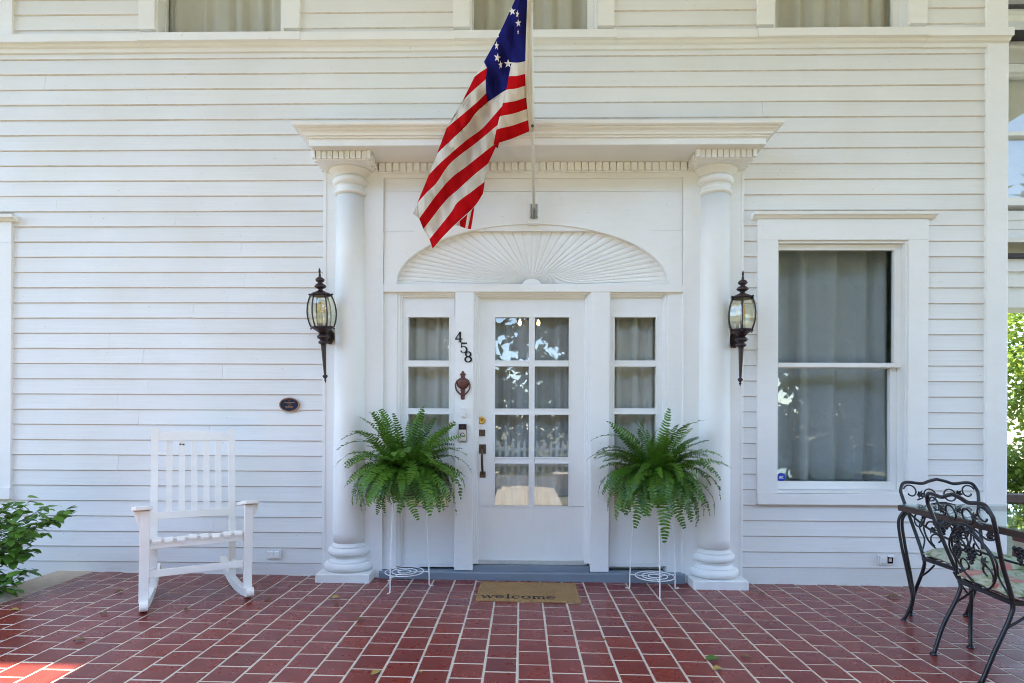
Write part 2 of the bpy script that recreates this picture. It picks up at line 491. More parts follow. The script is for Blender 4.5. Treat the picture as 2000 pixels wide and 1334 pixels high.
# ------------------------------------------------------------------ porch floor of separate tiles
FX0, FX1, FY0 = -3.272, 5.6, -3.5
mb = MB(); mb.box(FX0, FX1, FY0, .06, -.30, .0002)
floor = tag(mb.build('porch_floor', M['grout']), kind='structure')
floor.rotation_euler = (0, SLOPE, 0)
P = .159; TW = P - .0098
def tile_shape(mb, cx, cy, w, d, dz=0.0, tx=0.0):
    c = .0035; h = .0022
    x0, x1, y0, y1 = cx - w/2, cx + w/2, cy - d/2, cy + d/2
    vs = [(x0,y0,-.006),(x1,y0,-.006),(x1,y1,-.006),(x0,y1,-.006),
          (x0+.0008,y0+.0008,h-c*.6+dz),(x1-.0008,y0+.0008,h-c*.6+dz-tx),(x1-.0008,y1-.0008,h-c*.6+dz-tx),(x0+.0008,y1-.0008,h-c*.6+dz),
          (x0+c,y0+c,h+dz),(x1-c,y0+c,h+dz-tx),(x1-c,y1-c,h+dz-tx),(x0+c,y1-c,h+dz)]
    fs = [(8,9,10,11)]
    for a, b in ((0, 4), (4, 8)):
        for i in range(4): fs.append((a+i, a+(i+1)%4, b+(i+1)%4, b+i))
    mb.add(vs, fs)
tiles = []
for k in range(-21, 36):
    x0 = -.016 + P * k; x1 = x0 + P
    if x1 <= FX0 + .02 or x0 >= FX1: continue
    xa, xb = max(x0 + .0049, FX0 + .004), x1 - .0049
    off = 0.0 if k % 2 == 0 else .46 * P
    j = -40
    for j in range(-24, 14):
        y0 = -1.675 + P * j + off; y1 = y0 + P
        if y1 > .05 or y0 < FY0: 
            if y0 < 0 < y1 and y1 > .05: y1 = .055
            else: continue
        ya, yb = y0 + .0049, y1 - .0049
        if yb - ya < .03: continue
        cx, cyy = (xa + xb) / 2, (ya + yb) / 2
        d = CAMR.inverted() @ (Vector((cx, cyy, zf(cx))) - EYE)
        px, py = 1000 + FPX * d.x / max(.01, -d.z), 827 - FPX * d.y / max(.01, -d.z)
        vis = d.z < -.5 and -60 < px < 2060 and py < 1345
        if vis and abs(cx - .05) < .30 and -.5 < cyy < -.14: vis = False    # under the doormat
        tiles.append((not vis, -py if vis else 0, cx, cyy, xb - xa, yb - ya))
tiles.sort()
variants = []
for i in range(6):
    t = MB(); tile_shape(t, 0, 0, TW, TW, 0, random.uniform(-.0004, .0004)); variants.append(t.mesh('tile', M['tile']))
rest = MB(); n_t = 0
for nv, _, cx, cyy, w, d in tiles:
    full = abs(w - TW) < .001 and abs(d - TW) < .001
    jx, jy, dz = random.gauss(0, .0006), random.gauss(0, .0007), random.uniform(-.0006, .0006)
    if not nv and n_t < 300:
        if full: me = random.choice(variants)
        else:
            t = MB(); tile_shape(t, 0, 0, w, d); me = t.mesh('tile', M['tile'])
        o = put('tile', me, floor); o.location = (cx + jx, cyy + jy, dz); o.rotation_euler = (0, 0, random.gauss(0, .004)); n_t += 1
    else:
        tile_shape(rest, cx + jx, cyy + jy, w, d, dz)
tag(rest.build('tile_field', M['tile'], floor), kind='stuff')
# concrete kerb along the left edge of the porch
kb = MB().box(-3.555, -3.276, FY0, .02, -.34, .004)
kerb = tag(kb.build('kerb', M['concrete'], None, .006), kind='structure'); kerb.rotation_euler = (0, SLOPE, 0)
st = MB().box(-1.2, 1.4, -3.897, -3.503, -.42, -.13)
tag(st.build('porch_step', M['concrete'], None, .01), kind='structure')

# ------------------------------------------------------------------ the house
house = thing('house', 'white clapboard two storey house front with columned entrance', 'house')
H = house
XL, XR = -7.2, X(1926, -.03)                       # siding runs out of the picture on the left
XCB = X(1966.5, -.03)                              # right edge of the corner board
row = (Z(106.8, 0, 1900) - Z(1111.5, 0, 1900)) / 33.0
z_first = Z(106.8, 0, 1900)                        # bottom edge of the topmost lower-storey plank
def plank(x0, x1, zb, zt, lip=.0135, yo=0.0):
    if x1 - x0 < .02: return
    n = max(2, int((x1 - x0) / .45)); prof = []
    rows = [[] for _ in range(6)]
    ph = random.uniform(0, 6); am = random.uniform(.0004, .0013)
    for i in range(n + 1):
        x = x0 + (x1 - x0) * i / n
        w = am * math.sin(ph + x * 2.1) + random.gauss(0, .0004)
        dy = random.gauss(0, .0006)
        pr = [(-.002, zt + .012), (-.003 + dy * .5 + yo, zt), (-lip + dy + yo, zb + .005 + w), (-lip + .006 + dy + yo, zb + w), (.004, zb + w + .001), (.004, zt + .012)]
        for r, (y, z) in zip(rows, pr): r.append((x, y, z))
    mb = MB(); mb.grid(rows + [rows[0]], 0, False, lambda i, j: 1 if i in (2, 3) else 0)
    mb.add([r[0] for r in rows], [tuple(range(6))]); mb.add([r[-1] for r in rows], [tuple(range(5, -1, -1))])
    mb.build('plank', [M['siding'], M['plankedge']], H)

XPL, XPR = X(631, -.03), X(1452.5, -.03)           # outer edges of the boards behind the columns
WX0, WX1 = X(1480, -.03), X(1813, -.03)            # casing of the right window
WZ0, WZ1 = Z(987, -.05, 1650), Z(421, -.05, 1650)
LWX1 = X(21, -.03)                                 # right edge of the lower left window casing
LWX0 = LWX1 - (WX1 - WX0)
zsill = Z(80, -.03)
PTOP = Z(333, -.03)                                # top of the boards behind the columns
CZT = 3.24
def cuts(zb, zt):
    """free x intervals of a clapboard row"""
    zm = (zb + zt) / 2
    blocked = []
    if zm < PTOP - .01: blocked.append((XPL, XPR))
    elif zm < CZT - .04: blocked.append((XPL + .25, XPR - .25))
    if WZ0 < zm < WZ1: blocked += [(WX0, WX1), (LWX0, LWX1)]
    segs = [(XL, XR)]
    for b0, b1 in blocked:
        out = []
        for a, b in segs:
            if b1 <= a or b0 >= b: out.append((a, b)); continue
            if b0 > a: out.append((a, b0))
            if b1 < b: out.append((b1, b))
        segs = out
    return segs
rows_z = [z_first - row * i for i in range(-1, 34)]
for i, zb in enumerate(rows_z):
    zt = zb + row if i else zsill
    for a, b in cuts(zb, zt):
        # the odd butt joint where two boards meet
        if b - a > 2.2 and random.random() < .75:
            c = random.uniform(a + .6, b - .6)
            plank(a, c - .0008, zb, zt); plank(c + .0008, b, zb, zt)
        else: plank(a, b, zb, zt)
zbase = rows_z[-1]
for a, b in cuts(zbase - .1, zbase):                # skirting board down to the tiles
    MB().box(a, b, -.006, .02, -.24, zbase + .006).build('base_board', M['siding'], H, .002)
# upper storey planks between the windows
UW = []
for (c0, c1) in ((270, 585), (885, 1200), (1480, 1812)):
    UW.append((X(c0, -.03, 30), X(c1, -.03, 30)))
zu = Z(70, -.06)
LUX = X(23, -.03, 30)
for i in range(0, 24):
    zb = zu + .02 + row * i - .035; zt = zb + row
    edges = [LUX] + [e for w in UW for e in w] + [XR]
    for a, b in zip(edges[::2], edges[1::2]):
        if i < 15: plank(a, b, zb, zt)
    if i >= 15: plank(LUX, XR, zb, zt)
MB().box(LUX - .14, LUX, -.03, .03, zu + .02, zu + 1.95).build('casing_board', M['trim'], H, .002)
# wall core behind the boards with the openings left free
core = MB()
def core_box(x0, x1, z0, z1): core.box(x0, x1, .006, .12, z0, z1)
EX0, EX1 = X(775, .0), X(1303, .0)
ETOP, EBOT = Z(570, 0), -.30
def opening(c0, c1): return (c0 + .13, c1 - .13)
lw = opening(LWX0, LWX1); rw = opening(WX0, WX1)
wz0, wz1 = WZ0 + .09, WZ1 - .17
ZT = 7.29
core_box(XL, lw[0], -.3, zu); core_box(lw[0], lw[1], -.3, wz0); core_box(lw[0], lw[1], wz1, zu)
core_box(lw[1], EX0, -.3, zu)
core_box(EX0, EX1, ETOP, Z(560, .03)); core_box(EX0, EX1, Z(395, .0), zu)
core_box(EX1, rw[0], -.3, zu); core_box(rw[0], rw[1], -.3, wz0); core_box(rw[0], rw[1], wz1, zu); core_box(rw[1], XCB - .01, -.3, zu)
ux = XL
for (c0, c1) in UW:
    o0, o1 = opening(c0, c1)
    core_box(ux, o0, zu, ZT); core_box(o0, o1, zu + 1.75, ZT); ux = o1
core_box(ux, XCB - .01, zu, ZT)
core.box(XL, XL + .1, .121, 4.4, -.3, ZT); core.box(XCB - .11, XCB - .012, .121, 4.4, -.3, ZT); core.box(XL, XCB - .012, 4.4, 4.5, -.3, ZT)
core.build('wall', M['siding'], H)
# rooms behind the glass
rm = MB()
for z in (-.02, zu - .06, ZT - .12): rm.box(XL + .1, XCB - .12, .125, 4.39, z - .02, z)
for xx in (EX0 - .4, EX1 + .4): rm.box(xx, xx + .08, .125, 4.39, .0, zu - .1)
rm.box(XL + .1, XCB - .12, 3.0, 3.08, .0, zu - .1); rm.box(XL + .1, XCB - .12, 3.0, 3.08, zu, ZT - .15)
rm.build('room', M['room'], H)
# corner board and its side return
MB().box(XR, XCB, -.031, .02, -.30, Z(81, -.031, 1945)).box(XCB - .02, XCB + .004, -.0312, .14, -.3, Z(81, -.031, 1945)).build('corner_board', M['trim'], H, .003)
MB().box(X(1929, -.031, 30), XCB, -.031, .02, zu, ZT).build('corner_board', M['trim'], H, .003)
# belt ledge between the storeys, in a few lengths
lz0, lz1 = Z(80, -.085, 300), Z(63, -.085, 300)
lz0r, lz1r = Z(68.5, -.085, 1800), Z(53.5, -.085, 1800)
lz0 = (lz0 + lz0r) / 2; lz1 = (lz1 + lz1r) / 2
def ledge(x0, x1, dz, dy):
    p = [(-.085 - dy, lz0 + dz), (-.086 - dy, lz1 + dz - .004), (-.082 - dy, lz1 + dz), (.02, lz1 + dz + .022), (.02, lz0 + dz - .05), (-.028, lz0 + dz - .046), (-.034, lz0 + dz - .022), (-.055, lz0 + dz - .016), (-.06, lz0 + dz)]
    MB().prism(p, x0, x1, axis='x').build('ledge', M['trim'], H)
xs = [XL, X(265, -.085), X(583, -.085), X(884, -.085), X(1200, -.085), X(1478, -.085), X(1812, -.085), X(1979, -.085)]
for i in range(7): ledge(xs[i] + .0006, xs[i + 1] - .0006, (0, .001, -.001, .0005, -.001, .001, -.002)[i], (0, .006, 0, .006, 0, .006, 0)[i])

# ------------------------------------------------------------------ windows
def window(c0, c1, zb, zt, sash_w, meet, cap=True, lower_y=.075, upper_y=.03, label=None, side=.145, pane_names=('pane', 'pane'), stool=True):
    """double hung window; c0..c1 and zb..zt bound the casing"""
    w = put('window', MB().box(c0 + side, c1 - side, .085, .118, zb + .12, zb + .125).mesh('window', M['trim']), H)
    if label: w['label'] = label
    o0, o1 = c0 + side, c1 - side
    ot = zt - .185 if cap else zt - .14
    ob = zb + .09 if stool else zb
    # casing boards: two sides, a head and a sill apron
    f = MB()
    f.box(c0, o0, -.030, .02, zb + .083, ot - .0005); f.box(o1, c1, -.030, .02, zb + .083, ot - .0005); f.box(c0, c1, -.0305, .02, ot, zt - (.03 if cap else 0))
    f.build('casing', M['trim'], w, .002)
    if stool:
        MB().box(c0 + .001, c1 + .004, -.040, .02, zb, zb + .082).build('sill', M['trim'], w, .003)
        MB().prism([(-.028, zb + .085), (-.028, zb + .096), (.10, zb + .101), (.10, zb + .085)], o0 + .0005, o1 - .0005, axis='x').build('sill', M['trim'], w)
    if cap:
        p = [(-.032, zt - .029), (-.04, zt - .027), (-.052, zt - .012), (-.075, zt - .008), (-.078, zt + .012), (.01, zt + .016), (.01, zt - .029)]
        MB().prism(p, c0 - .045, c1 + .045, axis='x').build('cap', M['trim'], w)
    # jamb lining
    j = MB()
    j.box(o0 + .0005, o0 + .014, -.012, .12, ob, ot - .0005); j.box(o1 - .014, o1 - .0005, -.012, .12, ob, ot - .0005); j.box(o0 + .0145, o1 - .0145, -.011, .12, ot - .018, ot - .0005)
    j.build('jamb', M['trim'], w, .0015)
    i0, i1 = o0 + .015, o1 - .015
    st = sash_w
    def sash(z0, z1, y, rail_b, rail_t, l, r):
        s = MB()
        s.box(i0, i0 + l, y, y + .035, z0, z1); s.box(i1 - r, i1, y, y + .035, z0, z1)
        s.box(i0 + l, i1 - r, y + .0005, y + .0345, z0, z0 + rail_b); s.box(i0 + l, i1 - r, y + .0005, y + .0345, z1 - rail_t, z1)
        s.build('sash', M['trim'], w, .002)
        MB().box(i0 + l - .004, i1 - r + .004, y + .018, y + .021, z0 + rail_b - .004, z1 - rail_t + .004).build('pane', M['glass'], w)
    sash(meet - .015, ot - .019, upper_y, .034, .038, st * .35, st)
    sash(ob + .012, meet + .012, lower_y, .062, .03, st * .12, st)
    return w
mz = Z(714, .05, 1640)
win_r = window(WX0, WX1, WZ0, WZ1 + .012, .052, mz, label='tall window right of the entrance with a blue security sticker')
win_l = window(LWX0, LWX1, WZ0, WZ1 + .0, .052, mz, label='window at the left edge of the house, only its casing in view')
uwl = ('upper storey window over the rocking chair', 'upper storey window behind the flag', 'upper storey window over the right window')
uwins = []
for (c0, c1), l in zip(UW, uwl):
    uwins.append(window(c0, c1, zu + .012, zu + 1.95, .05, zu + .95, False, label=l, side=.125, stool=False))

# ------------------------------------------------------------------ entrance: boards, arch and fan
YB = -.03
yb0 = MB
def board(name, px0, px1, py0, py1, Y, th=.04, mat='trim', bev=.002, parent=H):
    """upright board seen at this photo rectangle, front face at Y"""
    pm = (py0 + py1) / 2; pxm = (px0 + px1) / 2
    return MB().box(X(px0, Y, pm), X(px1, Y, pm), Y, Y + th, Z(py1, Y, pxm), Z(py0, Y, pxm)).build(name, M[mat], parent, bev)
def pbox(mb, px0, px1, py0, py1, Y, Y1):
    pm = (py0 + py1) / 2; pxm = (px0 + px1) / 2
    return mb.box(X(px0, Y, pm), X(px1, Y, pm), Y, Y1, Z(py1, Y, pxm), Z(py0, Y, pxm))
for (a, b, lab) in ((631, 747.5, 0), (1333.5, 1452.5, 1)):
    bx = MB().box(X(a, YB), X(b, YB), YB, .02, -.05, Z(333, YB)); bx.build('column_board', M['trim'], H, .003)
    e = a if lab == 0 else b
    MB().box(X(e - 1, -.034), X(e + 5, -.034) if lab == 0 else X(e - 5, -.034), -.034, -.0302, -.04, Z(336, -.034)).build('edge_bead', M['trim'], H)
    e2 = X(747, -.0345) if lab == 0 else X(1334, -.0345)
    s = -1 if lab == 0 else 1
    MB().box(e2 - .002 * s, e2 + .012 * s, -.0345, -.0303, .03, Z(506, YB)).build('edge_bead', M['trim'], H)
# header board with the dentil row
hx0, hx1 = X(748, YB), X(1333, YB)
MB().box(X(735, YB), X(1346, YB), -.0295, .02, Z(347.5, YB), 3.129).build('header_board', M['trim'], H, .002)
def at_x(px, Y, py): return at(px, py, Y)
pt, pb = Z(347.8, -.012), Z(556, -.012)
cuts_z = [pt, Z(374, -.012), Z(451, -.012), pb]
for i in range(3):
    MB().box(hx0, hx1, -.012 + .0005 * i, .02, cuts_z[i + 1] + .0009, cuts_z[i] - .0009).build('plank', M['trim'], H, .001) if i < 2 else None
# arch: an elliptical band above the fan and the fan's rim
fx = (X(773, YB, 550) + X(1307, YB, 550)) / 2; fa = (X(1307, YB, 550) - X(773, YB, 550)) / 2
fz = Z(554.5, YB); fb = Z(437, YB) - fz
oa, ob_ = 310 / 258.0, Z(399, YB) - fz
arch = MB(); n = 64; front = []; 
def zi(x): 
    t = (x - fx) / fa
    return fz + fb * math.sqrt(max(0, 1 - t * t))
def zo(x): return fz + ob_ * math.sqrt(max(0, 1 - ((x - fx) / oa) ** 2))
XA = [hx0 + (fx - fa - hx0) * i / 3 for i in range(3)] + [fx - fa * math.cos(PI * i / n) for i in range(n + 1)] + [fx + fa + (hx1 - fx - fa) * i / 3 for i in range(1, 4)]
top = [(x, -.022, zo(x)) for x in XA]; bot = [(x, -.022, zi(x)) for x in XA]
botb = [(x, .04, zi(x)) for x in XA]; topb = [(x, -.009, zo(x)) for x in XA]
arch.grid([topb, top, bot, botb], 0, False)
arch.build('arch_trim', M['trim'], H)
# boards filling the panel above the arch band, down to the arch
fill = MB(); xs2 = XA
fill.grid([[(x, -.0105, cuts_z[2] - .0009) for x in xs2], [(x, -.0105, min(cuts_z[2] - .001, zo(x) - .01)) for x in xs2]], 0, False)
fill.grid([[(x, -.0105, cuts_z[2] - .0009) for x in xs2], [(x, .015, cuts_z[2] - .0009) for x in xs2]], 0, False)
fill.build('panel_board', M['trim'], H)
# sunburst
fan = put('fanlight', MB().box(fx - fa - .01, fx + fa + .01, .030, .042, fz - .02, fz + fb + .01).mesh('fanlight', M['trim']), H)
hubr, hubz = 18.5 / 258, 13 / 258
ns = 38
angs = []
for i in range(ns + 1):      # equal steps along the rim
    angs.append(PI * i / ns)
def rim_pt(a, k=1.0): return Vector((fx - fa * k * math.cos(a), 0, fz + fb * k * math.sin(a)))
def hub_pt(a): return Vector((fx - hubr * math.cos(a), 0, fz + hubz * math.sin(a)))
for i in range(ns):
    a0, a1 = angs[i] + .003, angs[i + 1] - .003; am = (a0 + a1) / 2
    h0, h1, hm = hub_pt(a0 + .02), hub_pt(a1 - .02), hub_pt(am)
    r0, r1, rmid = rim_pt(a0, .998), rim_pt(a1, .998), rim_pt(am, .998)
    ya, yr = .022, .0175
    vs = [Vector((h0.x, ya, h0.z)), Vector((r0.x, ya, r0.z)), Vector((rmid.x, yr, rmid.z)), Vector((hm.x, yr + .003, hm.z)), Vector((r1.x, ya, r1.z)), Vector((h1.x, ya, h1.z))]
    bk = [Vector((v.x, .0302, v.z)) for v in vs]
    MB().add(vs + bk, [(0, 1, 2, 3), (3, 2, 4, 5), (0, 6, 7, 1), (1, 7, 8, 2), (2, 8, 10, 4), (4, 10, 11, 5), (0, 3, 9, 6), (3, 5, 11, 9)]).build('slat', M['trim'], fan)
hb = MB(); hp = [(fx - hubr * 1.02 * math.cos(PI * i / 20), fz + hubz * 1.02 * math.sin(PI * i / 20)) for i in range(21)]
hb.prism(hp, .013, .030); hb.build('hub', M['trim'], fan, .002)
# transom bar under the fan
MB().box(hx0, hx1, -.034, .05, Z(570, -.034), Z(554.5, -.034)).build('transom_bar', M['trim'], H, .003)
# keystone block that carries the flag bracket
kz0, kz1 = Z(438, -.05), Z(386, -.05)
kx0, kx1 = X(1029, -.05, 410), X(1055.5, -.05, 410)
MB().prism([(kx0, kz1), (kx1, kz1), (kx1 - .012, kz0), (kx0 + .012, kz0)], -.066, .0).build('bracket_block', M['trim'], H, .003)

# ------------------------------------------------------------------ entrance: posts, sidelights, door, sill
def post(name, p0, p1, ptop, pbot, Y, th=.10):
    return board(name, p0, p1, ptop, pbot, Y, th)
post('mullion_post', 888, 924, 570.5, 1114, -.03)
post('mullion_post', 1153.5, 1190, 570.5, 1117, -.03)
post('side_post', 748, 775, 570.5, 1112, -.010)
post('side_post', 1303.5, 1333.3, 570.5, 1118, -.010)
def stops(px0, px1, pyt, pyb, Y0, steps, parent, left=True, right=True):
    """stepped stops round an opening, each step a little further in"""
    for i, (w, dy) in enumerate(steps):
        mb = MB(); Y = Y0 + dy; a = px0 + (sum(s[0] for s in steps[:i]) if left else 0); b = px1 - (sum(s[0] for s in steps[:i]) if right else 0)
        t = pyt + sum(s[0] for s in steps[:i])
        if left: pbox(mb, a, a + w, t, pyb, Y, .10)
        if right: pbox(mb, b - w, b, t, pyb, Y, .10)
        pbox(mb, a + (w if left else 0), b - (w if right else 0), t, t + w, Y - .0006, .10)
        mb.build('stop', M['trim'], parent, .0012)
YS = .028
def sidelight(p0, p1, left, label):
    sl = put('sidelight', MB().box(X(p0, .09), X(p1, .09), .101, .104, Z(1110, .09), Z(990, .09)).mesh('sidelight', M['trim']), H)
    sl['label'] = label
    stops(p0, p1, 570.5, 1106, 0, [(5, -.002), (4, .008)], sl, left, not left)
    q0, q1 = (p0 + 9, p1) if left else (p0, p1 - 9)
    g0, g1 = (797, 877) if left else (1200, 1281)
    rows = [(619.5, 704), (716, 797.5), (809, 893), (904.5, 990)]
    fr = MB()
    pbox(fr, q0, g0, rows[0][0], rows[-1][1], YS, .07); pbox(fr, g1, q1, rows[0][0], rows[-1][1], YS, .07)
    ys = [579] + [v for r in rows for v in r] + [1107]
    for k, (a, b) in enumerate(zip(ys[::2], ys[1::2])): pbox(fr, *((q0, q1) if k in (0, 4) else (g0, g1)), a, b, YS, .0696)
    fr.build('frame', M['trim'], sl)
    # raised border of the bottom panel
    bd = MB(); pbox(bd, q0 + 3, q1 - 3, 1098, 1102, YS - .004, YS); bd.build('bead', M['trim'], sl, .001)
    for a, b in rows:
        pm = MB(); pbox(pm, g0 - 1, g1 + 1, a - 1, b + 1, YS + .018, YS + .021); pm.build('pane', M['glass'], sl)
        bz = MB()                                             # putty bead round each pane
        for (x0, x1, y0, y1) in ((g0 - 3, g0, a - 3, b + 3), (g1, g1 + 3, a - 3, b + 3), (g0, g1, a - 3, a), (g0, g1, b, b + 3)):
            pbox(bz, x0, x1, y0, y1, YS - .003, YS)
        bz.build('bead', M['trim'], sl, .001)
    return sl
sidelight(775.3, 888, True, 'narrow sidelight left of the door, behind the left fern')
sidelight(1190, 1303.3, False, 'narrow sidelight right of the door, behind the right fern')
# the door
YD = .045
door = put('door', MB().box(X(934, YD), X(1146, YD), .081, .084, Z(1094, YD), Z(990, YD)).mesh('door', M['door']), H)
door['label'] = 'white front door with eight panes'
stops(924.3, 1153.2, 570.5, 1101, 0, [(3.5, -.012), (4, .004), (3.5, .02)], door)
cols = [(966.5, 1033), (1044, 1111)]; rows = [(619.5, 704), (715.5, 798), (810, 893), (905.5, 989)]
ds = MB()
pbox(ds, 932.5, 966.5, 619.5, 989, YD, .082); pbox(ds, 1111, 1146, 619.5, 989, YD, .082)
pbox(ds, 932.5, 1146, 583, 619.5, YD, .0815); pbox(ds, 932.5, 1146, 989, 1094, YD, .0815)
ds.build('door_leaf', M['door'], door)
mu = MB(); pbox(mu, 1033, 1044, 619.5, 989, YD + .002, .079)
for (a, b) in zip(rows[:-1], rows[1:]): 
    for c0, c1 in cols: pbox(mu, c0, c1, a[1], b[0], YD + .0024, .0785)
mu.build('glazing_bar', M['door'], door, .002)
for c0, c1 in cols:
    for a, b in rows:
        pm = MB(); pbox(pm, c0 - 1, c1 + 1, a - 1, b + 1, YD + .018, YD + .022); pm.build('pane', M['glass'], door)
        bz = MB()
        for (x0, x1, y0, y1) in ((c0 - 2.5, c0, a - 2.5, b + 2.5), (c1, c1 + 2.5, a - 2.5, b + 2.5), (c0, c1, a - 2.5, a), (c0, c1, b, b + 2.5)):
            pbox(bz, x0, x1, y0, y1, YD - .003, YD)
        bz.build('bead', M['door'], door, .001)
# hardware
def disc(px, py, r, Y, th, mat, name, parent, prof=None, n=24):
    c = at(px, py, Y); rr = r / 263.0
    mb = MB()
    prof = prof or [(rr, 0), (rr, th * .6), (rr * .85, th), (rr * .5, th), (rr * .45, th * .8), (.0005, th * .8)]
    vs_mb = MB().lathe(prof, n)
    mb.v = [(c.x + v[0], c.y - v[2], c.z + v[1]) for v in vs_mb.v]; mb.f = vs_mb.f; mb.m = vs_mb.m; mb.sm = vs_mb.sm
    return mb.build(name, M[mat], parent)
disc(941, 821, 7.8, YD, .012, 'brass', 'deadbolt', door)
kb_ = MB(); pbox(kb_, 940.4, 941.6, 820, 824, YD - .0112, YD - .009); kb_.build('keyhole', M['black'], door)
kp = MB(); pbox(kp, 934, 947.5, 839, 852, YD - .010, YD); kp.build('lock_plate', M['oldbrass'], door, .003)
hd = MB(); pbox(hd, 935.8, 949, 868, 886, YD - .007, YD); pbox(hd, 937.2, 948.4, 921, 933, YD - .007, YD)
a0, a1 = at(942.5, 876, YD), at(942.8, 926, YD)
pts = [(a0.x, YD - .004, a0.z), (a0.x, YD - .03, a0.z - .004), (a0.x, YD - .05, a0.z - .03), (a0.x, YD - .055, (a0.z + a1.z) / 2), (a1.x, YD - .04, a1.z + .04), (a1.x, YD - .02, a1.z + .006), (a1.x, YD - .004, a1.z)]
hd.tube(smooth_pts(pts, 5), .0095, 8)
hd.build('handle', M['oldbrass'], door, .002)
th_ = MB(); th_.bar((a0.x, YD - .01, a0.z + .012), (a0.x, YD - .035, a0.z + .016), .018, .005); th_.build('thumb_latch', M['oldbrass'], door, .001)
# sills
sl = MB(); pbox(sl, 931.5, 1147, 1094.6, 1103, .030, .10)
sl.build('door_sill', M['sill'], H, .002)
thx0, thx1 = X(742, -.05), X(1340, -.05)
MB().prism([(-.052, -.04), (-.055, Z(1121, -.055)), (-.046, Z(1118.5, -.046)), (.02, Z(1113, .02)), (.1, Z(1110, .1)), (.1, -.04)], thx0, thx1, axis='x').build('threshold', M['greypaint'], H)
MB().prism([(-.020, Z(1116, -.02)), (-.020, Z(1106, -.02)), (.03, Z(1103.5, .03)), (.1, Z(1103, .1)), (.1, Z(1116, .1))], X(925, -.02), X(1152.5, -.02), axis='x').build('threshold_step', M['greypaint'], H)

# ------------------------------------------------------------------ engaged columns and entablature
def column(xc, zfl, label):
    c = put('column', MB().lathe([(.1222, zfl + .262), (.1235, zfl + .35), (.1225, zfl + 1.0), (.119, 1.7), (.114, 2.4), (.1095, 2.885)], 40, (xc, 0, 0)).mesh('column', M['column']), H)
    c['label'] = label
    pl = MB().box(xc - .198, xc + .198, -.192, -.0302, zfl - .02, zfl + .064); pl.build('plinth', M['column'], c, .005)
    z = zfl + .064
    def tor(r, zc, h, n=7): return [(r - h + h * math.cos(a), zc + h * math.sin(a)) for a in [(-PI / 2 + PI * i / n) for i in range(n + 1)]]
    prof = [(.150, z)] + tor(.186, z + .034, .032) + [(.158, z + .068), (.150, z + .072), (.139, z + .084), (.135, z + .096), (.139, z + .104), (.146, z + .108)] + tor(.160, z + .141, .031) + [(.134, z + .174), (.132, z + .184), (.127, z + .19), (.1235, z + .2), (.122, z + .206)]
    MB().lathe(prof, 48, (xc, 0, 0)).build('base', M['column'], c)
    t = 2.885
    cap = [(.1095, t), (.118, t + .002)] + tor(.128, t + .02, .017) + [(.115, t + .04), (.112, t + .05), (.112, t + .062), (.120, t + .068)] + tor(.140, t + .107, .033) + [(.126, t + .142), (.124, t + .148), (.132, t + .153), (.142, t + .162), (.158, t + .176), (.172, t + .186)]
    MB().lathe(cap, 48, (xc, 0, 0)).build('capital', M['column'], c)
    za = t + .186
    MB().box(xc - .186, xc + .186, -.235, -.0306, za, 3.1296).build('abacus', M['trim'], c, .002)
    for i in range(9):
        x = xc - .186 + .372 * (i + .5) / 9
        MB().box(x - .0172, x + .0172, -.252, -.2345, za + .004, 3.1288).build('dentil', M['trim'], c, .0015)
    for s in (-1, 1):
        MB().box(xc + s * .1865, xc + s * .212, -.262, -.228, za + .004, 3.1286).build('dentil', M['trim'], c, .0015)
        for i in range(4):
            y = -.0475 - .0465 * i
            MB().box(xc + s * .1862, xc + s * .214, y - .0155, y + .0155, za + .004, 3.1288).build('dentil', M['trim'], c, .0015)
    return c
xc1, xc2 = at(685.3, 700, 0).x, at(1393.3, 700, 0).x
column(xc1, zf(xc1), 'white half column left of the entrance')
column(xc2, zf(xc2), 'white half column right of the entrance')
ent = MB()
ex0, ex1 = at(603, 281.5, -.33).x, at(1497, 281.5, -.33).x
levels = [(0, 3.130), (0, 3.172), (.014, 3.1735), (.015, 3.184), (.028, 3.1855), (.032, 3.196), (.040, 3.206), (.054, 3.213), (.058, 3.2145), (.059, 3.223), (.078, 3.2245), (.086, 3.231), (.090, 3.248)]
ringsv = []
for o, z in levels: ringsv.append([(ex0 - o, -.0, z), (ex0 - o, -.33 - o, z), (ex1 + o, -.33 - o, z), (ex1 + o, -.0, z)])
ent.grid(ringsv, 0, False)
zt_ = levels[-1][1]; o = levels[-1][0]
ent.add([(ex0 - o, -.33 - o, zt_), (ex1 + o, -.33 - o, zt_), (ex1 + o, 0, zt_ + .03), (ex0 - o, 0, zt_ + .03)], [(0, 1, 2, 3), (0, 3, 3), (1, 2, 2)][:1])
cornice = ent.build('cornice', M['trim'], H)
# underside, its boards set a little up behind the front lip
MB().box(ex0 + .018, ex1 - .018, -.312, -.002, 3.1302, 3.15).build('soffit', M['soffit'], cornice)
MB().box(ex0 + .001, ex1 - .001, -.329, -.3125, 3.1262, 3.15).box(ex0 + .001, ex0 + .0175, -.312, -.002, 3.1262, 3.15).box(ex1 - .0175, ex1 - .001, -.312, -.002, 3.1262, 3.15).build('drip_edge', M['trim'], cornice)
dn0, dn1 = xc1 + .22, xc2 - .22
MB().box(dn0, dn1, -.047, -.0298, 3.062, 3.1285).build('dentil_band', M['trim'], H, .001)
nd = int(round((dn1 - dn0) / .0523))
for i in range(nd):
    x = dn0 + (dn1 - dn0) * (i + .5) / nd
    MB().box(x - .0222, x + .0222, -.066 + random.uniform(-.001, .001), -.0472, 3.0665 + random.uniform(-.0008, .0008), 3.1284).build('dentil', M['trim'], H, .0015)

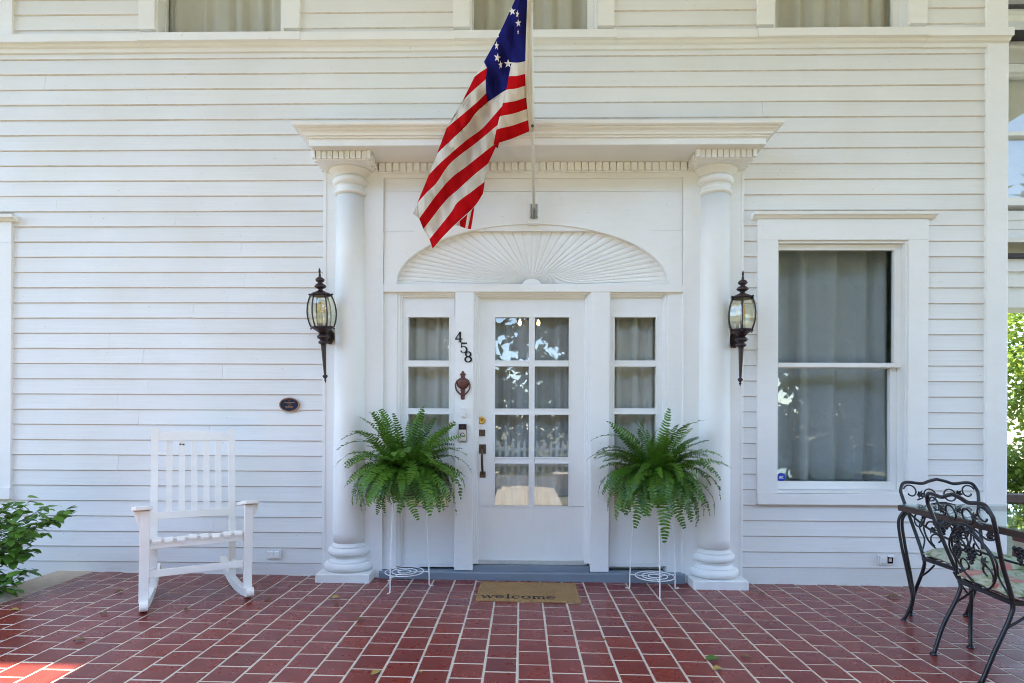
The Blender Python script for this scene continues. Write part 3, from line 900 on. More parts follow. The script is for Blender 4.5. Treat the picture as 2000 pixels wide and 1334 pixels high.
# ------------------------------------------------------------------ unseen roof slabs added overhead, edges shaped to shade the front
rf = MB()
rf.box(-3.22, 9.8, -6.95, -.035, 7.3, 7.55); rf.box(XCB + .01, 9.8, -.0345, 2.3, 7.3, 7.54); rf.box(XL - .4, XCB + .009, -.034, 4.8, 7.3, 7.56); rf.box(-9.0, -3.2205, -4.67, -.035, 7.3, 7.53)
roof = rf.build('shade_roof', M['ceiling'], H)
for x, y in ((-3.02, -6.75), (9.6, -6.75), (-8.8, -4.47)):  # posts added so the unseen roof slabs have support
    MB().box(x - .14, x + .14, y - .14, y + .14, -.42, 7.299).build('roof_post', M['trim'], H)
# ------------------------------------------------------------------ curtains behind the glass
def curtain(name, label, x0, x1, z0, z1, y, mat, pleats, amp=.022, gather=0.0, seed=1, group=None):
    rnd = random.Random(seed)
    nx = max(40, int(pleats * 10)); nz = 10
    ph = [rnd.uniform(0, 6.28) for _ in range(6)]
    rows = []
    for j in range(nz + 1):
        t = j / nz; r = []
        for i in range(nx + 1):
            u = i / nx
            w = u + .012 * math.sin(7 * u + ph[4] + 2.5 * t) + .006 * math.sin(19 * u + ph[5] - 3 * t)
            k = math.sin(2 * PI * pleats * w + ph[0]) * .6 + math.sin(2 * PI * pleats * 1.73 * w + ph[1] + .5 * t) * .28 + math.sin(2 * PI * pleats * .41 * w + ph[2]) * .5
            k = math.tanh(k * 2.6)
            yy = y + amp * k * (.75 + .25 * math.sin(ph[3] + 3 * t)) * (1 - gather * t)
            r.append((x0 + (x1 - x0) * u, yy, z0 + (z1 - z0) * t))
        rows.append(r)
    o = MB().grid(rows).build(name, M[mat], None, 0, False)
    so = o.modifiers.new('thickness', 'SOLIDIFY'); so.thickness = .0012
    return tag(o, label, 'curtain', group)
curtain('curtain', 'grey pleated curtain in the narrow sidelight left of the door', X(776, .10), X(887, .10), .10, Z(612, .1), .135, 'curtain', 3.6, .028, .2, 3)
curtain('curtain', 'grey pleated curtain in the narrow sidelight right of the door', X(1191, .10), X(1302, .10), .10, Z(612, .1), .135, 'curtain', 3.4, .030, .2, 8)
curtain('curtain', 'thin gathered curtain behind the eight panes of the front door', X(955, .12), X(1122, .12), .16, Z(612, .1), .135, 'doorsheer', 5, .022, 0, 5)
curtain('curtain', 'sheer white curtain in the tall window right of the entrance', WX0 + .15, WX1 - .15, WZ0 + .10, WZ1 - .12, .24, 'sheer', 4.2, .05, 0, 11)
for (c0, c1), l, s in zip(UW, ('upstairs curtain in the window over the rocking chair', 'upstairs curtain in the window behind the flag', 'upstairs curtain in the window over the right window'), (21, 22, 25)):
    curtain('curtain', l, c0 + .13, c1 - .13, zu + .03, zu + 1.8, .150, 'curtain', 6, .03, 0, s)
# hall lamp seen through the door glass
ch = thing('hall_lamp', 'hanging hall lamp with two glowing bulbs seen through the top door panes', 'lamp', (X(1033, 1.2), 1.2, Z(632, 1.2)))
cb = MB(); cb.tube([(0, 0, .05), (0, 0, .75)], .008, 6); cb.ball((0, 0, .03), .035, 8)
for dx in (-.09, .09):
    cb.tube(smooth_pts([(0, 0, .02), (dx * .5, 0, -.07), (dx, 0, -.05)], 5), .007, 6); cb.lathe([(.012, 0), (.02, .008), (.011, .012), (.011, .03)], 10, (dx, 0, -.05))
cb.build('frame', M['oldbrass'], ch)
for dx in (-.09, .09): MB().lathe([(.004, 0), (.016, .012), (.018, .025), (.009, .048), (.001, .066)], 10, (dx, 0, -.02)).build('bulb', M['filament'], ch)

# ------------------------------------------------------------------ wall lanterns
LS = 1 / 271.0
def lantern(px, py, label, lean, roll, rz):
    c = at(px, py, -.185)
    L = thing('wall_lantern', label, 'wall lantern', (c.x, -.185, c.z), (lean, roll, 0), 'bronze lanterns beside the columns')
    def pr(lst): return [(max(.0006, r * LS), -z * LS) for r, z in lst]     # px below the lamp's waist
    top = MB()
    top.lathe(pr([(21, -73), (20.5, -75), (16, -77), (10, -80), (5, -82), (4, -84), (5, -85), (10.5, -88), (11.5, -90), (9.5, -93), (5, -96), (4, -97.5), (7, -99), (9, -102), (8.6, -104), (6, -106.5), (3, -108), (1.9, -110), (2.6, -112), (1.5, -114), (2.3, -119), (1.9, -122), (.3, -126)]), 12, mi=0, rot=rz)
    top.build('crown', M['bronze'], L)
    prof = [(20, -72), (23.5, -64), (26, -55), (27.5, -44), (27.6, -36), (26.4, -26), (24, -17), (21.5, -11)]
    cage = MB()
    for k in range(6):
        a = rz + 2 * PI * k / 6
        cage.tube([(r * LS * math.cos(a), r * LS * math.sin(a), -z * LS) for r, z in prof], .0052, 6)
        cage.ball((21.5 * LS * math.cos(a), 21.5 * LS * math.sin(a), 74.5 * LS), .0075, 6); cage.ball((22 * LS * math.cos(a), 22 * LS * math.sin(a), 8 * LS), .0065, 6)
        for z, r in ((-72, 20), (-11, 21.5)):
            b = rz + 2 * PI * (k + 1) / 6
            cage.tube([(r * LS * math.cos(a), r * LS * math.sin(a), -z * LS), (r * LS * math.cos(b), r * LS * math.sin(b), -z * LS)], .0045, 5)
    cage.build('cage', M['bronze'], L)
    for k in range(6):
        a, b = rz + 2 * PI * k / 6, rz + 2 * PI * (k + 1) / 6
        rows = [[(r * .965 * LS * (math.cos(a) * (1 - t) + math.cos(b) * t), r * .965 * LS * (math.sin(a) * (1 - t) + math.sin(b) * t), -z * LS) for t in (0, 1)] for r, z in prof]
        pn = MB().grid(rows, 0, False).build('pane', M['lampglass'], L)
        so = pn.modifiers.new('thickness', 'SOLIDIFY'); so.thickness = .002
    base = MB()
    base.lathe(pr([(.2, -12), (22, -12), (21.5, -9.5), (18, -7), (13, -4), (9, -1), (7.5, 1.5)]), 12, rot=rz)
    base.lathe(pr([(5, 1), (8, 3), (11.5, 6.5), (12, 8.5), (10, 11), (6, 13.5), (5.5, 14.5), (8.5, 16), (9.8, 18.5), (9.2, 20.5), (6.5, 22), (5, 23.5), (4.9, 26), (2.4, 80), (2.1, 82), (4.2, 83.5), (5.2, 86), (3.6, 88.5), (1.8, 90), (1.6, 91.5), (2.6, 93), (1.4, 95), (.4, 99)]), 16)
    base.build('stem', M['bronze'], L)
    cn = MB()
    for k in range(3):
        a = rz + .5 + 2 * PI * k / 3
        cn.lathe([(.0105, 12 * LS), (.0105, 36 * LS), (.006, 36.5 * LS)], 10, (.028 * math.cos(a), .028 * math.sin(a), 0))
    cn.build('candle', M['ivory'], L)
    for k in range(3):
        a = rz + .5 + 2 * PI * k / 3
        MB().lathe([(.005, 36.6 * LS), (.011, 41 * LS), (.0115, 46 * LS), (.006, 53 * LS), (.0008, 60 * LS)], 10, (.028 * math.cos(a), .028 * math.sin(a), 0)).build('bulb', M['bulb'], L)
    # arm and wall plate: straight back to the wall whatever the lamp's own tilt
    arm = MB()
    arm.tube(smooth_pts([(0, .0, -.03), (0, .05, -.065), (0, .11, -.045), (0, .152, -.02)], 5), .013, 8)
    oc = [(.034 * math.cos(PI / 8 + PI * k / 4) * 1.0, .064 * math.sin(PI / 8 + PI * k / 4) - .015) for k in range(8)]
    arm.prism(oc, .128, .158)
    arm.prism([(x * .72, (z + .015) * .72 - .015) for x, z in oc], .116, .1281)
    arm.build('wall_plate', M['bronze'], L, .002)
    return L
lantern(630.5, 650, 'bronze lantern on the wall left of the entrance, leaning outward', R(5), R(-1.6), .175)
lantern(1448, 655.5, 'bronze lantern on the wall between the right column and the tall window', R(2.0), R(.4), .2)

# ------------------------------------------------------------------ plaque, numbers, knocker, bells, outlets, sticker
pc = at(566, 790.5, -.016)
pq = thing('wall_plaque', 'small oval dark blue plaque with a copper rim on the clapboards', 'plaque', (pc.x, -.016, pc.z))
A_, B_ = 20 / 258, 14 / 258
def oval(k, y0, y1, n=40):
    return [(A_ * k * math.cos(2 * PI * i / n), B_ * k * math.sin(2 * PI * i / n)) for i in range(n)]
MB().prism(oval(.96, 0, 0), -.009, .006).build('plate', M['plaque'], pq, .001)
MB().tube([(A_ * .95 * math.cos(2 * PI * i / 48), -.009, B_ * .93 * math.sin(2 * PI * i / 48)) for i in range(48)], .0045, 6, closed=True).build('rim', M['plaquerim'], pq)
tx = MB(); rnd = random.Random(4)
for zz, w, h in ((.0285, .020, .0032), (.0175, .082, .006), (.0065, .034, .0042), (-.0035, .018, .0042), (-.0145, .060, .005), (-.0225, .056, .005)):
    x = -w / 2
    while x < w / 2:
        ww = rnd.uniform(.0022, .0048); tx.box(x, min(x + ww, w / 2), -.0102, -.0088, zz - h / 2, zz + h / 2 * rnd.uniform(.7, 1)); x += ww + .0016
for i in range(-4, 5):
    a = PI / 2 - i * .17; tx.box(A_ * .8 * math.cos(a) - .0014, A_ * .8 * math.cos(a) + .0014, -.0102, -.0088, B_ * .8 * math.sin(a) - .002, B_ * .8 * math.sin(a) + .002)
tx.build('lettering', M['plaquerim'], pq)

def stroke(mb, pts, ws, y0, y1):
    """flat pen stroke in the x-z plane with a width at every point"""
    n = len(pts); Lp, Rp = [], []
    for i in range(n):
        a = Vector(pts[max(i - 1, 0)]); b = Vector(pts[min(i + 1, n - 1)]); d = (b - a).normalized(); nn = Vector((-d.y, d.x)); p = Vector(pts[i])
        Lp.append(p + nn * ws[i] / 2); Rp.append(p - nn * ws[i] / 2)
    rows = [[(p.x, y0, p.y) for p in Lp], [(p.x, y0, p.y) for p in Rp], [(p.x, y1, p.y) for p in Rp], [(p.x, y1, p.y) for p in Lp]]
    mb.grid(rows + [rows[0]], 0, False)
    mb.add([r[0] for r in rows], [(0, 1, 2, 3)]); mb.add([r[-1] for r in rows], [(3, 2, 1, 0)])
def circ(cx, cz, rx, rz_, a0, a1, n=20): return [(cx + rx * math.cos(R(a0 + (a1 - a0) * i / n)), cz + rz_ * math.sin(R(a0 + (a1 - a0) * i / n))) for i in range(n + 1)]
# each glyph in a unit box 0..0.72 wide, 0..1 high
def g4(mb, y0, y1):
    stroke(mb, [(.50, 1.0), (.05, .33)], [.09, .08], y0, y1); stroke(mb, [(.0, .30), (.72, .30)], [.10, .10], y0, y1 + .0002)
    stroke(mb, [(.50, 1.0), (.50, .02)], [.16, .16], y0 - .0003, y1 + .0004); stroke(mb, [(.33, .025), (.68, .025)], [.07, .07], y0 - .0006, y1)
def g5(mb, y0, y1):
    stroke(mb, [(.14, .93), (.66, .93)], [.14, .14], y0, y1); stroke(mb, [(.15, .95), (.11, .50)], [.09, .09], y0 - .0003, y1)
    p = circ(.33, .32, .31, .31, 145, -150, 26); stroke(mb, p, [.06 + .12 * max(0, math.cos(R(145 - 295 * i / 26))) ** 1.5 if abs(i) else .03 for i in range(27)], y0 - .0006, y1)
    mb.prism([(.10 + .08 * math.cos(2 * PI * i / 10), .17 + .07 * math.sin(2 * PI * i / 10)) for i in range(10)], y0 - .0009, y1)
def g8(mb, y0, y1):
    p = circ(.36, .26, .29, .24, 0, 360, 30); stroke(mb, p, [.08 + .09 * abs(math.cos(R(360 * i / 30))) for i in range(31)], y0, y1)
    p = circ(.36, .745, .235, .22, 0, 360, 30); stroke(mb, p, [.075 + .085 * abs(math.cos(R(360 * i / 30))) for i in range(31)], y0 - .0004, y1)
def numeral(fn, digit, pxc, pyb, pyt):
    Y = -.0302
    c = at(pxc, pyb, Y); h = Z(pyt, Y) - Z(pyb, Y)
    mb = MB(); fn(mb, -.006 / h, 0)
    mb.v = [((v[0] - .36) * h * .97, v[1] * h, v[2] * h) for v in mb.v]
    o = mb.build('house_number', M['black']); o.location = (c.x, Y, c.z)
    return tag(o, digit, 'house number')
numeral(g4, 'black numeral four, topmost of the house number', 896, 668.5, 648); numeral(g5, 'black numeral five in the middle of the house number', 906, 689.5, 669); numeral(g8, 'black numeral eight just above the door knocker', 914.5, 707.5, 686.5)

kc = at(904, 750, -.0302)
kn = thing('door_knocker', 'brown urn shaped knocker on the post under the house numerals', 'door knocker', (kc.x, -.0302, kc.z))
u = 1 / 260.0
def urn(prof, name, z0, mat='copper', fl=.45):
    mb = MB().lathe([(max(.0004, r * u), z * u) for r, z in prof], 20, (0, 0, z0 * u), flat=fl); return mb.build(name, M[mat], kn)
urn([(3, -11), (6, -9), (11, -4), (13, 2), (12.5, 7), (9, 10), (5, 11.5), (3.4, 13), (3.6, 16), (6, 18), (6.4, 19), (3, 21), (2.6, 23.5), (1.4, 25), (.3, 26)], 'urn', 0)
urn([(.4, -31), (2.6, -30), (2.8, -28), (1.4, -26), (3.6, -24), (3.2, -21), (1.5, -18), (3, -15), (5.5, -13), (2, -11)], 'striker', 0, fl=.6)
ringp = smooth_pts([(-11 * u, -.012, 6 * u), (-14 * u, -.013, -2 * u), (-12.5 * u, -.013, -11 * u), (-7 * u, -.013, -18 * u), (0, -.014, -22 * u), (7 * u, -.013, -18 * u), (12.5 * u, -.013, -11 * u), (14 * u, -.013, -2 * u), (11 * u, -.012, 6 * u)], 5)
MB().tube(ringp, .0062, 7).build('ring', M['copper'], kn)
MB().box(-11 * u, 11 * u, -.009, .0, 5.5 * u, 8 * u).box(-4 * u, 4 * u, -.006, 0, -30 * u, 22 * u).build('back_plate', M['copper'], kn, .002)

def block_thing(name, label, cat, px0, px1, py0, py1, Y, th, mat, part, bev=.002):
    c = at((px0 + px1) / 2, (py0 + py1) / 2, Y)
    t = thing(name, label, cat, (c.x, Y, c.z))
    w = (px1 - px0) / 2 / 260; h = (py1 - py0) / 2 / 260
    MB().box(-w, w, -th, 0, -h, h).build(part, M[mat], t, bev)
    return t, w, h
t, w, h = block_thing('doorbell', 'small plain white doorbell button on the post', 'doorbell', 901.4, 908.5, 797, 814.6, -.0302, .017, 'plastic', 'housing', .003)
bt = MB(); tmp = MB().lathe([(.0085, 0), (.0082, .003), (.006, .0045), (.0004, .005)], 16); bt.v = [(v[0], -.017 - v[2], v[1] + .002) for v in tmp.v]; bt.f = tmp.f; bt.m = tmp.m; bt.sm = tmp.sm; bt.build('button', M['plastic'], t)
t, w, h = block_thing('video_doorbell', 'camera doorbell with dark lens window over a pale button panel', 'doorbell', 896, 911.5, 828, 862, -.0302, .020, 'darkplastic', 'housing', .003)
MB().box(-w + .003, w - .003, -.0225, -.0201, -h + .004, h * .34).build('front_panel', M['silver'], t, .001)
MB().box(-w + .003, w - .003, -.0222, -.0201, h * .38, h - .003).build('lens_window', M['darkplastic'], t, .001)
for r0, r1, nm, mt in ((.0165, .0125, 'button_ring', 'darkplastic'), (.0115, .0004, 'button', 'silver')):
    tmp = MB().lathe([(r0, 0), (r0, .0012), (r1, .0014), (max(.0003, r1 - .0005), 0)], 20); bt = MB(); bt.v = [(v[0], -.0226 - v[2], v[1] - .016) for v in tmp.v]; bt.f = tmp.f; bt.m = tmp.m; bt.sm = tmp.sm; bt.build(nm, M[mt], t)
tmp = MB().lathe([(.006, 0), (.0055, .0012), (.0004, .002)], 14); bt = MB(); bt.v = [(v[0], -.0223 - v[2], v[1] + h * .7) for v in tmp.v]; bt.f = tmp.f; bt.m = tmp.m; bt.sm = tmp.sm; bt.build('lens', M['black'], t)

def outlet(px0, px1, py0, py1, label, opened):
    t, w, h = block_thing('wall_outlet', label, 'outlet', px0, px1, py0, py1, -.012, .012, 'plastic', 'plate', .002)
    for s in (-1, 1):
        if opened and s > 0:
            MB().box(.008, w - .008, -.0128, -.0121, -h + .012, h - .010).build('receptacle', M['darkplastic'], t)
            MB().box(.016, w - .018, -.0145, -.0129, -.010, .014).build('socket', M['pole'], t, .002)
            MB().box(.006, w - .006, -.040, -.0122, h - .009, h - .005).build('flap', M['plastic'], t, .001)
        else:
            x0, x1 = (-w + .008, -.003) if s < 0 else (.003, w - .008)
            MB().prism([(-.0121, -h + .010), (-.024, -h + .014), (-.022, h - .016), (-.016, h - .009), (-.0121, h - .008)], x0, x1, axis='x').build('flap', M['plastic'], t, .002)
            MB().box((x0 + x1) / 2 - .0012, (x0 + x1) / 2 + .0012, -.0252, -.0222, -h + .014, h - .022).build('rib', M['plastic'], t)
    return t
outlet(521.5, 550, 1073, 1092, 'closed white weatherproof outlet between the rocking chair and the column', False)
outlet(1714.6, 1744, 1084, 1103, 'white weatherproof outlet with one flap open beside the iron table', True)

sc_ = at(1526, 932, .092)
sk = thing('window_sticker', 'round blue security sticker in the corner of the tall window', 'sticker', (sc_.x, .0885, sc_.z))
def flatdisc(r, y0, y1, n=28): return MB().prism([(r * math.cos(2 * PI * i / n), r * math.sin(2 * PI * i / n)) for i in range(n)], y0, y1)
flatdisc(8.2 / 253, .0022, .0042).build('disc', M['stickerblue'], sk)
le = MB()
def sh(p, k=.22): return [(a + b * k, b) for a, b in p]
S = .0135; ox, oz = -.0185, -.005
def lt(pts, w=.0034): stroke(le, [(ox + a * S, oz + b * S) for a, b in sh(pts)], [w] * len(pts), .0008, .0021)
lt([(0, 0), (.35, 1), (.55, 1), (.62, 0)]); lt([(.2, .35), (.62, .35)], .0022)
lt([(.82, 0), (.82, 1)]); lt([(.82, 1), (1.2, .98), (1.42, .75), (1.42, .3), (1.2, .02), (.82, 0)])
lt([(1.5, 1), (2.3, 1)]); lt([(1.92, 1), (1.92, 0)])
for i in range(7): le.box(-.017 + i * .005, -.0135 + i * .005, .0008, .0021, -.0125, -.0095)
le.build('lettering', M['stickerwhite'], sk)

# ------------------------------------------------------------------ flag pole and flag
pb_ = at(1043, 415, -.105)
def pole_at(py):
    """point of the pole seen at this photo row; the pole leans 45 degrees out from the wall"""
    lo, hi = 0.0, 3.0
    for _ in range(40):
        t = (lo + hi) / 2; p = pb_ + POLE_DIR * t; q = CAMR.inverted() @ (p - EYE)
        if 827 - FPX * q.y / -q.z > py: lo = t
        else: hi = t
    return pb_ + POLE_DIR * lo
POLE_DIR = Vector((-.012, -1, 1)).normalized()
# aim the pole so that it passes the photo column 1036 at the top of the picture
for _ in range(30):
    p = pole_at(0); q = CAMR.inverted() @ (p - EYE); err = (1000 + FPX * q.x / -q.z) - 1036.5
    POLE_DIR.x -= err * .0004; POLE_DIR.normalize()
fp = thing('flag_pole', 'pale pole slanting out over the door to carry the flag', 'flag pole', (0, 0, 0))
e1 = pb_ + POLE_DIR * 1.75
MB().tube([pb_ - POLE_DIR * .02, pb_ + POLE_DIR * .5, e1], .0108, 12).build('pole', M['pole'], fp)
MB().ball(e1, .022, 10).build('finial', M['brass'], fp)
br = MB()
br.tube([pb_ - POLE_DIR * .045, pb_ + POLE_DIR * .035], .0165, 12)
c = at(1043, 412, -.066)
br.box(c.x - .026, c.x + .026, -.072, -.0662, c.z - .050, c.z + .052)
br.bar((c.x, -.070, c.z - .02), pb_ - POLE_DIR * .03, .03, .022)
for s in (-1, 1): br.bar((c.x + s * .012, -.074, c.z - .015), (c.x + s * .024, -.074, c.z - .058), .012, .01, (0, 1, 0))
br.build('bracket', M['bracketmetal'], fp, .002)

def lerp(a, b, t): return a + (b - a) * t
_pc = {}
def flag_y(px, py):
    k = round(min(py, 330))
    if k not in _pc: _pc[k] = pole_at(k).y
    t = max(0, min(1, (1030 - px) / 170.0))
    t = t * t * (3 - 2 * t)
    y = lerp(_pc[k], -.47, t)
    amp = .008 + .026 * min(1, max(0, (1030 - px) / 80))
    return y + amp * math.sin(px * .085 + py * .04) + amp * .6 * math.sin(px * .21 - py * .05 + 1.0)
def fl(px, py, dy=0.0): return at(px, py, flag_y(px, py) + dy)
def resamp(pts, n):
    P = smooth_pts([(a, b, 0) for a, b in pts], 8) if len(pts) > 2 else [Vector((a, b, 0)) for a, b in pts]
    d = [0.0]
    for i in range(len(P) - 1): d.append(d[-1] + (P[i + 1] - P[i]).length)
    out = []; j = 0
    for i in range(n + 1):
        s = d[-1] * i / n
        while j < len(d) - 2 and d[j + 1] < s: j += 1
        seg = d[j + 1] - d[j]; t = 0 if seg < 1e-9 else (s - d[j]) / seg
        p = P[j].lerp(P[j + 1], t); out.append((p.x, p.y))
    return out
flag = thing('flag', 'red and white striped flag with a ring of white stars on blue', 'flag', tuple(pole_at(120)))
fo = Vector(flag.location)
def sheet(name, lines, mats, dyf, n=22, sub=4):
    """loft between successive boundary lines (photo pixels), one material per strip"""
    L_ = [resamp(l, n) for l in lines]
    mb = MB()
    for k in range(len(L_) - 1):
        rows = []
        for j in range(sub + 1):
            t = j / sub
            rows.append([fl(lerp(a[0], b[0], t), lerp(a[1], b[1], t), dyf(i / n)) - fo for i, (a, b) in enumerate(zip(L_[k], L_[k + 1]))])
        mb.grid(rows, mats[k])
    o = mb.build(name, [M['flagred'], M['flagwhite'], M['flagblue']], flag, 0, False)
    import bmesh
    bm = bmesh.new(); bm.from_mesh(o.data); bmesh.ops.remove_doubles(bm, verts=bm.verts, dist=.0004); bmesh.ops.recalc_face_normals(bm, faces=bm.faces); bm.to_mesh(o.data); bm.free()
    so = o.modifiers.new('thickness', 'SOLIDIFY'); so.thickness = .0015; so.offset = 0
    return o
hoist = [(1033.5, -73), (1032.5, -43), (1031.2, -14), (1030, 14), (1028.6, 41), (1027.6, 68), (1027, 94), (1026.8, 119.2), (1026.6, 143.8), (1027, 166.9), (1028.5, 190), (1030.6, 212.4), (1032.7, 234), (1034.8, 256)]
fold = [(1018, -66), (1014, -38), (1011, -10), (1008, 17), (1005, 44), (1003, 70), (1001, 96), (998.7, 122.4), (993.8, 149.4), (988, 175.9), (981.9, 201.9), (976, 227.7), (970.3, 252.9), (963.5, 283)]
col = lambda k: 2 if k < 7 else (1 if k % 2 == 1 else 0)
hl = []
for k in range(14):
    (x0, y0), (x1, y1) = hoist[k], fold[k]
    mid = ((x0 + x1) / 2, (y0 + y1) / 2 + (1.5 if k > 6 else 0))
    hl.append([(x0, y0), mid, (x1, y1), (x1 + 9, y1 + 6)])
def hd_(t): return -.012 * math.sin(min(1, t * 1.2) * PI) + (.030 * (t - .72) / .28 if t > .72 else 0)
sheet('hoist_fold', hl, [col(k) for k in range(13)], hd_, 20, 4)
L1 = {0: (1013, -20), 1: (1009, 12), 2: (1006, 40), 3: (1003, 68), 4: (1000, 95), 5: (996, 122), 6: (990, 150), 7: (985, 177.4), 8: (980.4, 208), 9: (971, 245), 10: (962.3, 284.5), 11: (953.6, 319), 12: (946.7, 354.7)}
C_ = {0: (1006, 0), 1: (984, 48), 2: (966, 84), 3: (945.3, 121), 4: (951.4, 133), 5: (949, 155), 6: (949.5, 182), 7: (952.5, 199)}
can = []
can.append([(1030, -70), (1024, -66), (1018, -60)])
can.append([(1022, -32), (1018, -34), (1012, -26)])
for k in range(8):
    (x0, y0), (x1, y1) = L1[k], C_[k]
    can.append([(x0 + 12, y0 - 8), (x0, y0), ((x0 + x1) / 2, (y0 + y1) / 2), (x1, y1)])
can[0] = [(1030, -70), (1027, -68), (1024, -66), (1018, -60)]; can[1] = [(1024, -34), (1021, -33), (1017, -32), (1012, -26)]
ld = lambda t: .020
sheet('canton', can, [2] * 9, ld, 22, 4)
body = {
 3: [C_[3], (938, 133), (930.5, 144)],
 4: [C_[4], (938.5, 141), (927, 150)],
 5: [C_[5], (925, 176), (904.5, 195.5)],
 6: [C_[6], (926.8, 204), (872.8, 249.6)],
 7: [C_[7], (926.8, 223), (914.8, 241), (886, 269), (853.6, 300)]}
sheet('stripes', [body[k] for k in (3, 4, 5, 6, 7)], [1, 0, 1, 0], ld, 16, 3)
low = {
 7: [L1[7], (968, 189), C_[7], (926.8, 223), (914.8, 241), (886, 269), (853.6, 300)],
 8: [L1[8], (943.5, 249.6), (914.8, 271), (886, 295), (857, 321.6), (838, 341)],
 9: [L1[9], (934, 276), (895.6, 304.8), (874, 325), (852.4, 357.5), (833, 376.7), (815, 397)],
 10: [L1[10], (934, 307), (910, 326), (881, 348), (852, 381.5), (818.8, 427)],
 11: [L1[11], (924.4, 343), (895.6, 369.5), (869, 393.5), (827, 447.5)],
 12: [L1[12], (919.6, 375.5), (893, 396), (881, 415), (839, 467.5)],
 13: [(943.4, 378), (926.8, 403), (895.6, 432), (869, 458), (854.8, 474), (845, 485)]}
lo_lines = []
for k in range(7, 14):
    l = low[k]
    if k < 11: l = [(l[0][0] + 10, l[0][1] - 6)] + l        # runs on behind the hoist fold
    if k == 9: l = l[:-1] + [(815, 397)]
    if k == 10: l = l[:-1] + [(806.8 + 12, 417.5 + 9.5)]
    lo_lines.append(l)
sheet('stripes', lo_lines, [1, 0, 1, 0, 1, 0], ld, 30, 5)
# the rest of the cloth wrapped round behind, its stripes running down
Lb = [(908, 204), (884, 256), (858, 308), (832, 372), (826, 405)]; Rb = [(980, 186), (966, 262), (955, 300), (944, 345), (932, 385)]
sheet('back_fold', [[(lerp(a[0], b[0], j / 7), lerp(a[1], b[1], j / 7)) for a, b in zip(Lb, Rb)] for j in range(8)], [0, 1, 0, 1, 0, 1, 0], lambda t: .055, 16, 2)
# the torn white tip between stripes nine and eleven
tip = MB()
rows = [[fl(lerp(815, 806.8, t), lerp(397, 417.5, t), .02) - fo for t in (0, .5, 1)], [fl(lerp(815.5, 819.2, t), lerp(397.5, 426.5, t), .02) - fo for t in (0, .5, 1)]]
tip.grid(rows, 0); o = tip.build('frayed_tip', M['flagwhite'], flag, 0, False); so = o.modifiers.new('thickness', 'SOLIDIFY'); so.thickness = .0015
# far corner of the flag hanging behind
bk = MB()
for poly, mi in (([(889.5, 439.5), (898, 431), (899, 442)], 1), ([(897.5, 432), (913, 418), (908.5, 446), (898.5, 442)], 0), ([(913, 418), (921.5, 410), (913.5, 447), (908.5, 446)], 1), ([(921.5, 410), (926.5, 404), (924.5, 420), (920, 447.5), (913.5, 447)], 0)):
    bk.add([at(a, b_, -.40 + .012 * math.sin(a * .2)) - fo for a, b_ in poly], [tuple(range(len(poly)))], mi)
o = bk.build('back_corner', [M['flagred'], M['flagwhite'], M['flagblue']], flag, 0, False); so = o.modifiers.new('thickness', 'SOLIDIFY'); so.thickness = .0015
# canvas heading with its grommets
hs_ = [(1033.5, -78), (1031.5, -20), (1029.5, 30), (1027.8, 80), (1027, 119), (1026.6, 145), (1027.4, 180), (1030.6, 212.4), (1034.8, 256)]
wd = [9.5, 9.5, 9.5, 9.5, 9.3, 9.3, 9.3, 9.6, 10]
rows = []
for t in (-.1, .33, .66, 1.0):
    rows.append([at(x + w_ * t, y + .6 * t, flag_y(x, y) - .012 - .006 * math.sin(max(0, t) * PI)) - fo for (x, y), w_ in zip(hs_, wd)])
o = MB().grid(rows).build('heading', M['sleeve'], flag, 0, False); so = o.modifiers.new('thickness', 'SOLIDIFY'); so.thickness = .003
gp = at(1039.8, 246, flag_y(1034, 246) - .022) - fo
tmp = MB().tube([(.0075 * math.cos(2 * PI * i / 14), 0, .0075 * math.sin(2 * PI * i / 14)) for i in range(14)], .003, 6, closed=True); tmp.prism([(.005 * math.cos(2 * PI * i / 10), .005 * math.sin(2 * PI * i / 10)) for i in range(10)], -.0005, .001)
o = tmp.build('grommet', M['oldbrass'], flag); o.location = gp
for (sx_, sy_, r, kx, rot) in ((1000.3, 22, 8, .9, 10), (1010.6, 27.3, 8, .42, -8), (1012.3, 45, 8, .72, 5), (1011.9, 62.3, 5.5, .3, 0), (972.5, 69.5, 6, .4, 30), (969.9, 89, 9, .48, -5), (971.4, 112.3, 9, .75, -10), (977.7, 126.4, 8.5, .5, 8), (992.4, 124.3, 9, .95, 0)):
    vs = []
    for i in range(10):
        a = R(90 + rot + 36 * i); rr = r if i % 2 == 0 else r * .40
        x, y = sx_ + rr * math.cos(a) * kx, sy_ - rr * math.sin(a)
        vs.append(fl(x, y, .004 if sx_ < 998 else -.018) - fo)
    cen = fl(sx_, sy_, .004 if sx_ < 998 else -.018) - fo
    back = [v + Vector((0, .002, 0)) for v in vs]
    mb = MB().add([cen] + vs + back, [(0, 1 + i, 1 + (i + 1) % 10) for i in range(10)] + [(1 + i, 11 + i, 11 + (i + 1) % 10, 1 + (i + 1) % 10) for i in range(10)])
    mb.build('star', M['star'], flag, 0, False)
